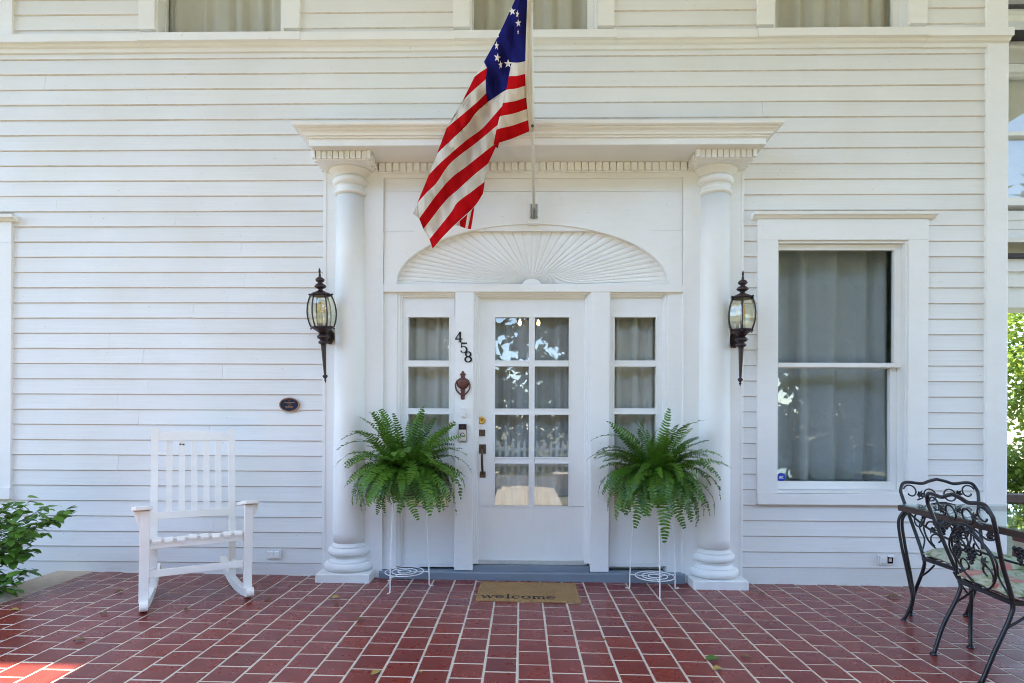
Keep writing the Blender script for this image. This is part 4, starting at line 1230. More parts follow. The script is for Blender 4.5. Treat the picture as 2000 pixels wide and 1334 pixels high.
# ------------------------------------------------------------------ doormat
dm = thing('doormat', 'tan coir doormat lettered welcome in front of the door', 'doormat', (.05, -.34, zf(.05)), (0, SLOPE, R(-.6)))
mbm = MB(); nx, ny = 90, 54; W_, D_ = .70, .43; rnd = random.Random(2)
rows = []
for j in range(ny + 1):
    r = []
    for i in range(nx + 1):
        x, y = -W_ / 2 + W_ * i / nx, -D_ / 2 + D_ * j / ny
        e = i in (0, nx) or j in (0, ny)
        r.append((x + rnd.uniform(-.0015, .0015), y + rnd.uniform(-.0015, .0015), .0045 if e else .0165 + rnd.uniform(-.0016, .0016)))
    rows.append(r)
mbm.grid(rows, 0, False); mbm.box(-W_ / 2 + .002, W_ / 2 - .002, -D_ / 2 + .002, D_ / 2 - .002, .0025, .0042)
mbm.build('mat', M['coir'], dm)
let = MB()
def S_(pts, ws): stroke(let, pts, ws, 0, 1)
def serif(x, z, w=.30): S_([(x - w / 2, z), (x + w / 2, z)], [.07, .07])
def gl_w(o):
    for a, b, w in ((.05, .33, .17), (.33, .60, .06), (.60, .86, .17), (.86, 1.12, .06)):
        up = b > a and w < .1
        S_([(o + a, 1 if not up else 0), (o + b, 0 if not up else 1)], [w, w])
    for x in (.06, .60, 1.12): serif(o + x, .97, .30)
    return 1.30
def gl_e(o):
    S_(circ(o + .42, .5, .34, .46, 0, 318, 24), [.07 + .10 * abs(math.cos(R(318 * i / 24))) for i in range(25)]); S_([(o + .12, .52), (o + .76, .52)], [.08, .08]); return .95
def gl_l(o): S_([(o + .25, 1.55), (o + .25, 0)], [.17, .17]); serif(o + .15, 1.52, .25); serif(o + .25, .035, .46); return .58
def gl_c(o): S_(circ(o + .42, .5, .34, .46, 38, 322, 24), [.07 + .11 * max(0, -math.cos(R(38 + 284 * i / 24))) for i in range(25)]); S_([(o + .68, .76), (o + .70, .70)], [.16, .16]); return .88
def gl_o(o): S_(circ(o + .45, .5, .36, .46, 0, 360, 30), [.06 + .12 * abs(math.cos(R(12 * i))) for i in range(31)]); return .98
def gl_m(o):
    S_([(o + .22, 1.0), (o + .22, 0)], [.17, .17])
    for k in (0, 1):
        c0 = o + .22 + .44 * k
        S_([(c0, .72)] + circ(c0 + .22, .66, .22, .30, 150, 0, 10) + [(c0 + .44, 0)], [.06] * 4 + [.09] * 4 + [.15] * 5)
        serif(c0 + .44, .035, .34)
    serif(o + .22, .035, .36); serif(o + .12, .965, .22)
    return 1.36
o_ = 0.0
for fn in (gl_w, gl_e, gl_l, gl_c, gl_o, gl_m, gl_e): o_ += fn(o_)
kx, kz = .505 / o_, .058
x_off, y_off = -.315, -.185
vs = let.v
let.v = [(v[0] * kx + x_off, v[2] * kz + y_off, .0186 - v[1] * .004) for v in vs]
let.build('lettering', M['matlet'], dm, 0, True)

# ------------------------------------------------------------------ rocking chair
rc_l, rc_r = Vector((-2.27, 3.38 - 4.28)), Vector((-1.77, 3.65 - 4.28))
ctr = (rc_l + rc_r) / 2; ang = math.atan2(rc_r.y - rc_l.y, rc_r.x - rc_l.x) + R(6)
rk = thing('rocking_chair', 'white slatted wooden rocking chair against the clapboards', 'rocking chair', (ctr.x - .045, ctr.y + .06, zf(ctr.x)), (0, SLOPE, ang))
hw = .290; CP = 'chairpaint'
def rpart(name, mb, bev=.003): return mb.build(name, M[CP], rk, bev)
# rockers: arcs that touch the floor a little behind the front posts
def rz(y, r=.86, y0=.12): return r - math.sqrt(r * r - (y - y0) ** 2)
for s in (-1, 1):
    x = s * hw; n = 22; ys = [-.105 + .66 * i / n for i in range(n + 1)]
    rows = [[], [], [], []]
    for y in ys:
        z0 = rz(y) + .001; h = .052
        for r, (dx, dz) in zip(rows, ((-.021, 0), (.021, 0), (.021, h), (-.021, h))): r.append((x + dx - s * .15 * max(0, y), y, z0 + dz))
    mb = MB().grid(rows + [rows[0]], 0, False); mb.add([r[0] for r in rows], [(0, 1, 2, 3)]); mb.add([r[-1] for r in rows], [(3, 2, 1, 0)])
    z0 = rz(-.105) + .03
    t = MB().lathe([(.001, -.0225), (.030, -.0225), (.030, .0225), (.001, .0225)], 16, (0, 0, 0)); mb.add([(x + v[2], -.105 + v[0], z0 + v[1]) for v in t.v], t.f)
    rpart('rocker', mb, .004)
    zt0 = rz(0) + .050
    rpart('front_post', MB().bar((x, 0, zt0), (x * 1.0, -.012, .617), .052, .034, (0, 1, 0)))
    # rear post: leg and leaning back upright in one
    xb = s * .236
    sweep = [(xb, .30, rz(.30) + .048), (xb, .335, .38), (xb, .365, .58), (xb, .455, 1.115)]
    mb = MB(); rws = [[], [], [], []]
    for (a, b_, c_) in sweep:
        for r, (dx, dy) in zip(rws, ((-.021, -.0165), (.021, -.0165), (.021, .0165), (-.021, .0165))): r.append((a + dx, b_ + dy, c_))
    mb.grid(rws + [rws[0]], 0, False); mb.add([r[0] for r in rws], [(0, 1, 2, 3)]); mb.add([r[-1] for r in rws], [(3, 2, 1, 0)])
    rpart('back_post', mb)
    # arm with a rounded nose, and its bracket
    out = [(-.075, -.045), (-.055, -.062), (.02, -.070), (.06, -.060), (.12, -.035), (.38, -.028), (.38, .024), (.12, .03), (.03, .040), (-.05, .036), (-.072, .02)]
    pol = [(xa * 0 + x + s * (-w_), yy) for (yy, w_) in out]; za = .618
    mb = MB(); rows = [[(px_, py_, za - .15 * max(-.1, py_) + dz) for px_, py_ in pol] for dz in (0, .024)]
    k = len(pol); mb.add(rows[0] + rows[1], [tuple(range(k)), tuple(range(2 * k - 1, k - 1, -1))] + [(i, (i + 1) % k, (i + 1) % k + k, i + k) for i in range(k)]) if 0 else None
    mb = MB(); mb.add(rows[0] + rows[1], [tuple(range(k)), tuple(range(2 * k - 1, k - 1, -1))] + [(i, (i + 1) % k, (i + 1) % k + k, i + k) for i in range(k)])
    rpart('arm', mb, .004)
    bx0 = x + s * .027
    bp = [(bx0, za - .002), (bx0 + s * .030, za - .002), (bx0 + s * .027, za - .03), (bx0 + s * .018, za - .06), (bx0 + s * .006, za - .08), (bx0, za - .10)]
    rpart('arm_bracket', MB().prism(bp, -.016, .006), .002)
    # side stretcher and side seat rail
    rpart('side_stretcher', MB().bar((x, .017, .20), (xb, .30, .170), .02, .045))
    rpart('seat_rail', MB().bar((x - s * .012, .015, .400), (xb, .335, .345), .022, .055))
rpart('front_stretcher', MB().bar((-hw + .026, .002, .225), (hw - .026, .002, .225), .02, .045))
rpart('front_rail', MB().bar((-hw + .026, .002, .408), (hw - .026, .002, .408), .022, .060))
rpart('back_rail', MB().bar((-.224, .337, .34), (.224, .337, .34), .02, .04))
def back_y(z): return .365 + (z - .58) * .09 / .535
rpart('back_rail', MB().bar((-.224, back_y(.53), .53), (.224, back_y(.53), .53), .02, .05))
tp = [(-.224, 1.03), (.224, 1.03), (.224, 1.078), (.15, 1.092), (0, 1.102), (-.15, 1.092), (-.224, 1.078)]
mb = MB().prism(tp, -.011, .011); mb.v = [(v[0], v[1] + back_y(v[2]), v[2]) for v in mb.v]
rpart('crest_rail', mb)
for i in range(5):
    x = -.150 + .075 * i
    o = rpart('back_slat', MB().bar((x, back_y(.552) + .001, .552), (x, back_y(1.034) + .001, 1.034), .038, .011, (0, 1, 0)), .0015)
# seat slats run front to back, rounded over the front rail, paint worn off the ends
rs = random.Random(9)
for i in range(8):
    x = -.228 + .0652 * i; w_ = .046
    dz = rs.uniform(-.003, .004); tl = rs.uniform(-.05, .05)
    prof = [(-.026, .426), (-.018, .441), (.0, .446), (.10, .424), (.22, .400), (.335, .380)]
    rows = []
    for dx in (-w_ / 2, w_ / 2):
        rows.append([(x + dx, y, z + dz + dx * tl) for y, z in prof]); 
    lo = [[(p[0], p[1] + (.002 if i_ == 0 else 0), p[2] - .013) for i_, p in enumerate(r)] for r in rows]
    mb = MB().grid([rows[0], rows[1], lo[1], lo[0], rows[0]], 0, False); mb.add([rows[0][0], rows[1][0], lo[1][0], lo[0][0]], [(0, 1, 2, 3)]); mb.add([rows[0][-1], rows[1][-1], lo[1][-1], lo[0][-1]], [(3, 2, 1, 0)])
    rpart('seat_slat', mb, .0015)
mb = MB().box(-.016, -.004, -.0012, 0, -.004, .006).box(.001, .015, -.0012, 0, -.006, .004); o = mb.build('paint_chip', M['brownwood'], rk); o.location = (-.075, back_y(1.005) - .0066, 1.005)

# ------------------------------------------------------------------ plant stands and ferns
def stand(cx, cyy, feet_ang, label):
    z0 = zf(cx)
    s = thing('plant_stand', label, 'plant stand', (cx, cyy, z0), (0, 0, 0), 'wire plant stands beside the door')
    for a in feet_ang:
        a = R(a); ca, sa = math.cos(a), math.sin(a)
        prof = [(.205, .004), (.190, .003), (.176, .012), (.174, .10), (.160, .35), (.143, .60), (.140, .635), (.118, .655), (.112, .68), (.130, .71)]
        pts = smooth_pts([(r * ca, r * sa, z) for r, z in prof], 4)
        MB().tube(pts, .0048, 7).build('leg', M['whitewire'], s)
    sh_ = MB()
    for r in (.136, .088, .045): sh_.tube([(r * math.cos(2 * PI * i / 36), r * math.sin(2 * PI * i / 36), .108) for i in range(36)], .0038, 6, closed=True)
    for a in feet_ang:
        a = R(a); sh_.tube([(.044 * math.cos(a), .044 * math.sin(a), .104), (.174 * math.cos(a), .174 * math.sin(a), .104)], .0035, 6)
    sh_.build('shelf', M['whitewire'], s)
    MB().tube([(.13 * math.cos(2 * PI * i / 36), .13 * math.sin(2 * PI * i / 36), .66) for i in range(36)], .0048, 7, closed=True).build('pot_ring', M['whitewire'], s)
    return s
SA = (-.835, -.245); SB = (.95, -.245)
stand(SA[0], SA[1], (-112, 8, 138), 'white wire plant stand under the fern left of the door')
stand(SB[0], SB[1], (-92, 22, 162), 'white wire plant stand under the fern right of the door')

def frond_mesh(seed, e0, bend, L, curl=0.0, ex=1.25):
    rnd = random.Random(seed)
    n = 30
    pts = []; p = Vector((0, 0, 0)); side = 0
    for i in range(n + 1):
        t = i / n
        e = R(e0 - bend * (t ** ex)); side = curl * t * t
        pts.append(p.copy())
        p = p + Vector((math.cos(e) * math.cos(side), math.cos(e) * math.sin(side), math.sin(e))) * (L / n)
    mb = MB()
    mb.tube(pts, [.0018 * (1 - .8 * i / n) for i in range(n + 1)], 3, 1, caps=False)
    pairs = int(L / .0185)
    for k in range(2, pairs):
        t = k / pairs
        f = t * n; i = min(n - 1, int(f)); q = pts[i].lerp(pts[i + 1], f - i); d = (pts[i + 1] - pts[i]).normalized()
        sd = d.cross(Vector((0, 0, 1)));
        if sd.length < .1: sd = Vector((0, 1, 0))
        sd.normalize(); up = sd.cross(d).normalized()
        env = min(1, (t - .03) / .14) * (1 - max(0, (t - .50) / .50) ** 1.8) ** .8
        ll = (.006 + .041 * env) * (L / .5) ** .4
        w_ = .0072
        for s in (-1, 1):
            jit = rnd.uniform(-.18, .18); rise = rnd.uniform(.05, .42)
            a = (sd * s + d * (.28 + jit) + up * rise).normalized(); wd_ = (d - a * d.dot(a)).normalized()
            tipd = -up * ll * rnd.uniform(.05, .28)
            b0 = q + d * rnd.uniform(-.0015, .0015)
            m1 = b0 + a * ll * .55
            mb.add([b0 - wd_ * w_ * .75, m1 - wd_ * w_ + tipd * .3, b0 + a * ll + tipd, m1 + wd_ * w_ * .8 + tipd * .3, b0 + wd_ * w_ * .75], [(0, 1, 3, 4), (1, 2, 3)], 0)
    return mb.mesh('frond', [M['fern'], M['fernstem']])
FV = {'up': [], 'mid': [], 'low': [], 'hang': [], 'skirt': []}
for i in range(4):
    FV['up'].append(frond_mesh(10 + i, 88 - i * 5, 26 + i * 8, .43 + .02 * i, random.uniform(-.3, .3)))
    FV['mid'].append(frond_mesh(20 + i, 68 - i * 4, 62 + i * 10, .47 + .015 * i, random.uniform(-.4, .4)))
    FV['low'].append(frond_mesh(30 + i, 44 - i * 5, 88 + i * 10, .46 + .015 * i, random.uniform(-.4, .4)))
    FV['hang'].append(frond_mesh(40 + i, 26 - i * 6, 128 - i * 2, .44 + .03 * i, random.uniform(-.3, .3)))
for i in range(4): FV['skirt'].append(frond_mesh(50 + i, 22 - 5 * i, 112 - 5 * i, .33 + .035 * i, random.uniform(-.3, .3), .55))
def fern(cx, cyy, label, seed, extra):
    rnd = random.Random(seed)
    z0 = zf(cx)
    f = thing('potted_fern', label, 'fern', (cx, cyy, z0 + .64), (0, 0, 0), 'ferns flanking the door')
    MB().lathe([(.085, .0), (.10, .03), (.128, .17), (.136, .172), (.136, .195), (.126, .196), (.12, .17), (.004, .165)], 28).build('pot', M['pot'], f)
    zc = .19
    plan = [('up', 30, .98), ('mid', 46, .93), ('low', 52, .9), ('hang', 74, .92), ('skirt', 88, 1.0)]
    for kind, n, k in plan:
        for i in range(n):
            a = 2 * PI * (i + rnd.uniform(-.4, .4)) / n
            o = put('frond', rnd.choice(FV[kind]), f)
            r0 = rnd.uniform(.01, .10) if kind != 'skirt' else rnd.uniform(.07, .125)
            back = math.sin(a) > .55 and kind != 'up'          # the wall is close behind
            s = rnd.uniform(.52, 1.12) * k * (.62 if back else 1)
            o.location = (r0 * math.cos(a), r0 * math.sin(a), zc + rnd.uniform(-.02, .03) + (.02 if kind == 'up' else 0))
            o.rotation_euler = (rnd.uniform(-.6, .6), rnd.uniform(-.3, .3), a + rnd.uniform(-.3, .3))
            o.scale = (s, s, s)
    for kind, a, s, dz, ry in extra:
        o = put('frond', FV[kind][1], f); o.location = (.03 * math.cos(R(a)), .03 * math.sin(R(a)), zc + dz); o.rotation_euler = (0, R(ry), R(a)); o.scale = (s, s, s)
    return f
fern(SA[0] + .005, SA[1] - .02, 'bushy green fern on the stand left of the door', 3, [('low', 186, 1.12, .05, -14), ('low', 190, 1.05, .10, -18), ('hang', -55, 1.15, -.04, 0), ('hang', -20, 1.2, 0, -8), ('up', 60, 1.1, .02, 0)])
fern(SB[0] - .005, SB[1] - .02, 'bushy green fern on the stand right of the door', 8, [('low', 180, 1.1, .08, -22), ('low', 184, 1.12, .02, -12), ('hang', -95, 1.22, -.10, 10), ('hang', -8, 1.2, 0, -10), ('mid', 14, 1.1, .05, -10)])

# ------------------------------------------------------------------ wrought iron table and chairs
def spiral(cx, cz, r0, r1, a0, a1, n=22, y=0.0): return arc(cx, cz, r0, a0, a1, n, y, r1)
def leaf_plate(mb, c, s, rot, y=0.0, mi=0):
    sh_ = [(0, -.9), (.35, -.45), (.95, -.5), (.62, 0), (.9, .55), (.35, .45), (0, 1.05), (-.35, .45), (-.9, .55), (-.62, 0), (-.95, -.5), (-.35, -.45)]
    ca, sa = math.cos(R(rot)), math.sin(R(rot))
    pts = [(c[0] + s * (a * ca - b_ * sa), c[1] + s * (a * sa + b_ * ca)) for a, b_ in sh_]
    n = len(pts); fr = [(a, y - .004 * ((i % 2) * 2 - 1), b_) for i, (a, b_) in enumerate(pts)]
    bkk = [(v[0], v[1] + .004, v[2]) for v in fr]
    cc = (c[0], y - .010, c[1]); cb_ = (c[0], y + .004, c[1])
    mb.add([cc] + fr + bkk + [cb_], [(0, 1 + i, 1 + (i + 1) % n) for i in range(n)] + [(1 + i, 1 + n + i, 1 + n + (i + 1) % n, 1 + (i + 1) % n) for i in range(n)] + [(2 * n + 1, 1 + n + (i + 1) % n, 1 + n + i) for i in range(n)], mi)
def grapes(mb, c, y=0.0, s=1.0):
    rows_ = ((0, 4), (1, 4), (2, 3), (3, 2), (4, 1))
    for r, k in rows_:
        for i in range(k): mb.ball((c[0] + (i - (k - 1) / 2) * .017 * s, y + (-.005 if (i + r) % 2 else .003), c[1] - r * .017 * s), .0105 * s, 5)
def iron_chair(label):
    """local: x across the back, +y the way the sitter faces, back posts near y = 0"""
    c = thing('iron_chair', label, 'chair', (0, 0, 0), (0, 0, 0), 'wrought iron chairs at the glass table')
    # back frame: feet, kink at the seat, flare to the top with round shoulders, waved crest
    def lean(z): return -.14 * max(0, (z - .38) / .47)
    fr = [(-.175, -.125, .008), (-.182, -.075, .16), (-.178, -.008, .32), (-.182, 0, .40), (-.205, lean(.58), .58), (-.238, lean(.76), .76)]
    sh_ = [(-.236, lean(.80), .80), (-.215, lean(.835), .835), (-.175, lean(.842), .842), (-.10, lean(.835), .835), (-.05, lean(.85), .85), (0, lean(.865), .862)]
    half = smooth_pts(fr + sh_, 6)
    full = half + [Vector((-p.x, p.y, p.z)) for p in reversed(half[:-1])]
    MB().tube(full, .0098, 8).build('back_frame', M['iron'], c)
    for s in (-1, 1):
        pts = smooth_pts([(s * .185, .36, .395), (s * .195, .385, .30), (s * .19, .375, .15), (s * .205, .395, .008)], 6)
        MB().tube(pts, .0098, 8).build('leg', M['iron'], c)
    for (x, y) in ((-.175, -.125), (.175, -.125), (-.205, .395), (.205, .395)): MB().lathe([(.017, 0), (.019, .006), (.014, .016), (.009, .018)], 12, (x, y, 0)).build('foot', M['iron'], c)
    se = MB()
    ring = [(-.183, .0, .392), (-.200, .36, .397), (.200, .36, .397), (.183, .0, .392)]
    for a, b_ in zip(ring, ring[1:] + ring[:1]): se.bar(a, b_, .018, .02)
    for i in range(1, 6):
        y = .36 * i / 6; se.bar((-.19, y, .388), (.19, y, .388), .012, .004)
    for s in (-1, 1):
        se.tube(smooth_pts([(s * .182, -.03, .27), (s * .184, .04, .32), (s * .188, .10, .375)], 4), .0055, 6)
        se.tube(smooth_pts([(s * .193, .378, .27), (s * .192, .31, .32), (s * .19, .25, .375)], 4), .0055, 6)
    se.build('seat_frame', M['iron'], c)
    # scroll work of the back in the plane x-z, leaning with the posts
    sw = MB(); r = .0048
    def T(pts): return [(p[0], lean(p[2]) + p[1], p[2]) for p in pts]
    low = smooth_pts([(-.232, 0, .74), (-.215, 0, .69), (-.15, 0, .672), (-.08, 0, .705), (0, 0, .72), (.08, 0, .705), (.15, 0, .672), (.215, 0, .69), (.232, 0, .74)], 6)
    sw.tube(T(low), r, 6)
    for s in (-1, 1):
        sw.tube(T([(s * p[0], p[1], p[2]) for p in spiral(.178, .785, .044, .022, 20, 330)]), r, 6)
        sw.tube(T([(s * p[0], p[1], p[2]) for p in arc(.062, .765, .036, 0, 360, 20)]), r, 6)
        sw.tube(T([(s * x, 0, z) for x, z in ((.095, .765), (.115, .745), (.145, .735))]), r, 6)
        heart = smooth_pts([(0, 0, .715), (s * .06, 0, .70), (s * .135, 0, .60), (s * .130, 0, .50), (s * .07, 0, .43), (0, 0, .40)], 6)
        sw.tube(T(heart), .0055, 6)
        sw.tube(T([(s * p[0], p[1], p[2]) for p in spiral(.075, .50, .042, .018, -60, 250)]), r, 6)
        sw.tube(T([(s * p[0], p[1], p[2]) for p in spiral(.06, .60, .034, .014, 90, 380)]), r, 6)
        sw.tube(T(smooth_pts([(s * .185, 0, .42), (s * .15, 0, .50), (s * .165, 0, .58), (s * .10, 0, .66), (s * .03, 0, .70)], 5)), r, 6)
        for q in (.012, .026): sw.tube(T(smooth_pts([(s * .0, 0, .715 - q), (s * .05, 0, .70 - q), (s * .10, 0, .67 - q)], 4)), .0038, 5)
    sw.tube(T(smooth_pts([(0, 0, .715), (.0, 0, .66), (.004, 0, .60)], 4)), r, 6)
    sw.build('scrollwork', M['iron'], c)
    lv = MB()
    for x, z, s, rot in ((-.122, .772, .026, 30), (.118, .768, .026, -40), (.085, .555, .026, 160), (-.02, .70, .026, 10), (-.09, .64, .022, 70), (.03, .69, .022, -60)):
        lv = MB(); leaf_plate(lv, (x, z), s, rot, lean(z) - .006); lv.build('vine_leaf', M['iron'], c)
    for gx, gz, gs in ((.012, .600, 1.0), (-.085, .59, .8)):
        lv = MB(); grapes(lv, (gx, gz), lean(.58) - .008, gs); tag(lv.build('grape_cluster', M['iron'], c), kind='stuff')
    return c
def cushion(label):
    c = thing('seat_cushion', label, 'cushion', (0, 0, 0), (0, 0, 0), 'floral cushions on the iron chairs')
    n = 22; rows_t, rows_b = [], []
    for j in range(n + 1):
        rt, rb = [], []
        for i in range(n + 1):
            u_, v_ = -1 + 2 * i / n, -1 + 2 * j / n
            k = (1 - abs(u_) ** 5) * (1 - abs(v_) ** 5); k = max(0, k) ** .45
            x = u_ * (.188 + .016 * (v_ + 1) / 2) * (1 - .04 * v_ * v_); y = .185 + v_ * .195
            rt.append((x, y, .424 + .044 * k + .003 * math.sin(9 * u_ + 4 * v_))); rb.append((x, y, .424 - .022 * k))
        rows_t.append(rt); rows_b.append(rb)
    MB().grid(rows_t).grid(rows_b[::-1]).build('cover', M['floral'], c, 0, True)
    edge = rows_t[0] + [r[-1] for r in rows_t] + rows_t[-1][::-1] + [r[0] for r in rows_t][::-1]
    MB().tube(edge, .0045, 5, closed=True).build('piping', M['floral'], c)
    return c
def place(o, x, y, rzz): o.location = (x, y, zf(x)); o.rotation_euler = (0, 0, rzz); return o
ia = iron_chair('black iron chair with its back to the wall, behind the glass table')
ib = copy_tree(ia); ib['label'] = 'black iron chair nearest the camera, facing the left side of the glass table'
ca_ = cushion('floral cushion on the iron chair that backs on the wall')
cb2 = copy_tree(ca_); cb2['label'] = 'floral cushion on the iron chair nearest the camera'
PA = (2.635, 3.49 - 4.28, R(180)); PBb = (2.262, 2.80 - 4.28, R(-90 - 6))
place(ia, *PA); place(ca_, *PA); place(ib, *PBb); place(cb2, *PBb)

tx0, tx1, ty0, ty1, tz = 2.325, 3.45, -2.35, -.765, .715
tb = thing('glass_table', 'black iron table with a clear glass top and scrolled legs', 'table', ((tx0 + tx1) / 2, (ty0 + ty1) / 2, zf(2.9)))
tcx, tcy = (tx0 + tx1) / 2, (ty0 + ty1) / 2; hx, hy = (tx1 - tx0) / 2, (ty1 - ty0) / 2
MB().box(-hx - .004, hx + .004, -hy - .004, hy + .004, tz + .001, tz + .009).build('glass_top', M['tableglass'], tb, .002)
rm_ = MB()
for a, b_ in (((-hx, -hy), (hx, -hy)), ((hx, -hy), (hx, hy)), ((hx, hy), (-hx, hy)), ((-hx, hy), (-hx, -hy))):
    rm_.bar((a[0], a[1], tz - .0165), (b_[0], b_[1], tz - .0165), .026, .033)
rm_.build('rim', M['rust'], tb, .003)
for sx2 in (-1, 1):
    for sy2 in (-1, 1):
        x, y = sx2 * hx, sy2 * hy
        lg = MB()
        for q in (0, .022):
            pts = smooth_pts([(x - sx2 * (.02 + q), y - sy2 * .02, tz - .03), (x + sx2 * (.006 - q), y + sy2 * .0, .62), (x - sx2 * (.01 + q), y + sy2 * .0, .48), (x - sx2 * (.045 + q * .7), y - sy2 * .02, .26), (x - sx2 * (.058 + q * .3), y - sy2 * .03, .14), (x - sx2 * .03, y + sy2 * .0, .008)], 6)
            lg.tube(pts, .0085, 8)
        lg.lathe([(.018, 0), (.020, .006), (.012, .016)], 12, (x - sx2 * .03, y, 0))
        lg.build('leg', M['iron'], tb)
sc2 = MB()
for sx2 in (-1, 1):                      # vine scrolls under the long rims
    for k, yy in enumerate((-.62, -.30, .30, .62)):
        e = 1 if k in (0, 2) else -1
        for pts in (spiral(0, .645, .050, .020, 90, 400), arc(.10, .61, .05, 170, 20, 12), spiral(.16, .66, .03, .012, 200, -80)):
            sc2.tube([(sx2 * hx, yy + p[0] * e, p[2]) for p in pts], .0048, 6)
    sc2.tube(smooth_pts([(sx2 * (hx - .01), -hy + .05, tz - .03), (sx2 * hx, -hy * .6, .60), (sx2 * hx, 0, .56), (sx2 * hx, hy * .6, .60), (sx2 * (hx - .01), hy - .05, tz - .03)], 7), .006, 6)
for sy2 in (-1, 1):
    sc2.tube(smooth_pts([(-hx + .05, sy2 * (hy - .01), tz - .03), (-hx * .5, sy2 * hy, .61), (0, sy2 * hy, .58), (hx * .5, sy2 * hy, .61), (hx - .05, sy2 * (hy - .01), tz - .03)], 7), .006, 6)
    for e in (-1, 1):
        for pts in (spiral(.30, .645, .045, .018, 90, 400), arc(.38, .62, .05, 170, 20, 12)): sc2.tube([(p[0] * e, sy2 * hy, p[2]) for p in pts], .0048, 6)
sc2.build('scrollwork', M['iron'], tb)
for sx2 in (-1, 1):
    for yy, z, s, rot in ((-.2, .66, .03, 20), (.12, .66, .032, -30), (.48, .65, .03, 60), (-.5, .65, .03, 200)):
        tmp = MB(); leaf_plate(tmp, (yy, z), s, rot, 0); MB().add([(sx2 * hx + v[1], v[0], v[2]) for v in tmp.v], tmp.f).build('vine_leaf', M['iron'], tb)
    for yy, z in ((.33, .645), (-.05, .63)):
        tmp = MB(); grapes(tmp, (yy, z), 0); tag(MB().add([(sx2 * hx + v[1], v[0], v[2]) for v in tmp.v], tmp.f, 0, True).build('grape_cluster', M['iron'], tb), kind='stuff')

# ------------------------------------------------------------------ shrub at the left corner
def leaf_shape(L_, w_, fold=.25, droop=.15):
    mb = MB(); n = 5; rows = [[], [], []]
    for i in range(n + 1):
        t = i / n; ww = w_ * math.sin(PI * min(1, t * .93 + .04)) ** .8 if 0 < i < n else w_ * .04
        z = -droop * L_ * t * t
        rows[0].append((t * L_, -ww, z + ww * fold)); rows[1].append((t * L_, 0, z)); rows[2].append((t * L_, ww, z + ww * fold))
    return mb.grid(rows).mesh('leaf', M['leaf'])
LEAVES = [leaf_shape(.062, .0165), leaf_shape(.074, .019, .35, .25), leaf_shape(.052, .015, .2, .05), leaf_shape(.085, .026, .15, .3)]
shb = thing('leafy_shrub', 'green leafy shrub leaning in over the kerb at the left edge', 'shrub', (-4.05, -.55, -.20))
rs = random.Random(12); tips = []
br_ = MB(); SO = Vector((-4.05, -.55, -.20))
targets = []
for (px, py, Y) in ((138, 995, -.45), (128, 1000, -.5), (105, 1015, -.55), (92, 988, -.42), (80, 1005, -.6), (60, 978, -.5), (45, 990, -.6), (62, 1030, -.7), (85, 1042, -.6), (28, 985, -.45), (12, 985, -.6), (10, 1010, -.75), (35, 1020, -.7), (20, 1045, -.75), (52, 1060, -.62), (15, 1075, -.7), (40, 1080, -.6), (62, 1115, -.55), (48, 1120, -.5), (10, 1130, -.7), (22, 1150, -.75), (-15, 990, -.6), (-25, 1040, -.7), (-20, 1110, -.7), (8, 1145, -.8), (30, 1135, -.72), (62, 1075, -.58)):
    targets.append(at(px, py, Y))
nl = 0; inner = MB()
for tg in targets:
    st_ = SO + Vector((rs.uniform(-.08, .08), rs.uniform(-.08, .08), 0))
    q = tg; mid = st_.lerp(q, .5) + Vector((-.10, 0, .06))
    pts = smooth_pts([st_, mid, q], 8)
    br_.tube([p - SO for p in pts], [.006 - .0045 * i / (len(pts) - 1) for i in range(len(pts))], 5)
    d_end = (pts[-1] - pts[-4]).normalized()
    for k in range(38):
        t = 1 - .021 * k * rs.uniform(.8, 1.2)
        f = t * (len(pts) - 1); i = max(0, min(len(pts) - 2, int(f))); p = pts[i].lerp(pts[i + 1], f - i)
        a = math.atan2(d_end.y, d_end.x) + (1 if k % 2 else -1) * rs.uniform(.4, 1.3)
        eu = (rs.uniform(-.6, .6), rs.uniform(-.7, .5), a if k else math.atan2(d_end.y, d_end.x))
        s = rs.uniform(.8, 1.35) * (.75 if k == 0 else 1); pp = p - SO + Vector((rs.gauss(0, .012), rs.gauss(0, .012), rs.gauss(0, .012)))
        if nl < 298 and k < 12:
            o = put('leaf', rs.choice(LEAVES), shb); nl += 1
            o.location = pp; o.rotation_euler = eu; o.scale = (s, s, s)
        else:
            me_ = rs.choice(LEAVES); mt_ = Matrix.Translation(pp) @ Euler(eu).to_matrix().to_4x4() @ Matrix.Scale(s, 4)
            inner.add([mt_ @ v.co for v in me_.vertices], [tuple(f.vertices) for f in me_.polygons], 0, True)
tag(inner.build('inner_leaves', M['leaf'], shb, 0, False), kind='stuff')
br_.build('branches', M['twig'], shb)

# ------------------------------------------------------------------ fallen leaves on the tiles
def fallen(px, py, s, rot, mat, label):
    lo, hi = -4.0, 0.0
    for _ in range(40):
        Y = (lo + hi) / 2; p = at(px, py, Y)
        if p.z < zf(p.x): hi = Y
        else: lo = Y
    p = at(px, py, lo)
    mb = MB(); n = 6; rows = [[], [], []]
    for i in range(n + 1):
        t = i / n; w_ = .28 * s * math.sin(PI * t) + .004 * s
        z = .004 + .10 * s * math.sin(PI * t) * .6 + .05 * s * t
        rows[0].append((s * (t - .5), -w_, z + .12 * w_)); rows[1].append((s * (t - .5), 0, z - .003)); rows[2].append((s * (t - .5), w_, z + .5 * w_))
    o = mb.grid(rows).build('fallen_leaf', M[mat], None, 0, False)
    o.location = (p.x, p.y, zf(p.x) + .0035); o.rotation_euler = (0, 0, rot)
    return tag(o, label, 'leaf', 'fallen leaves on the porch tiles')
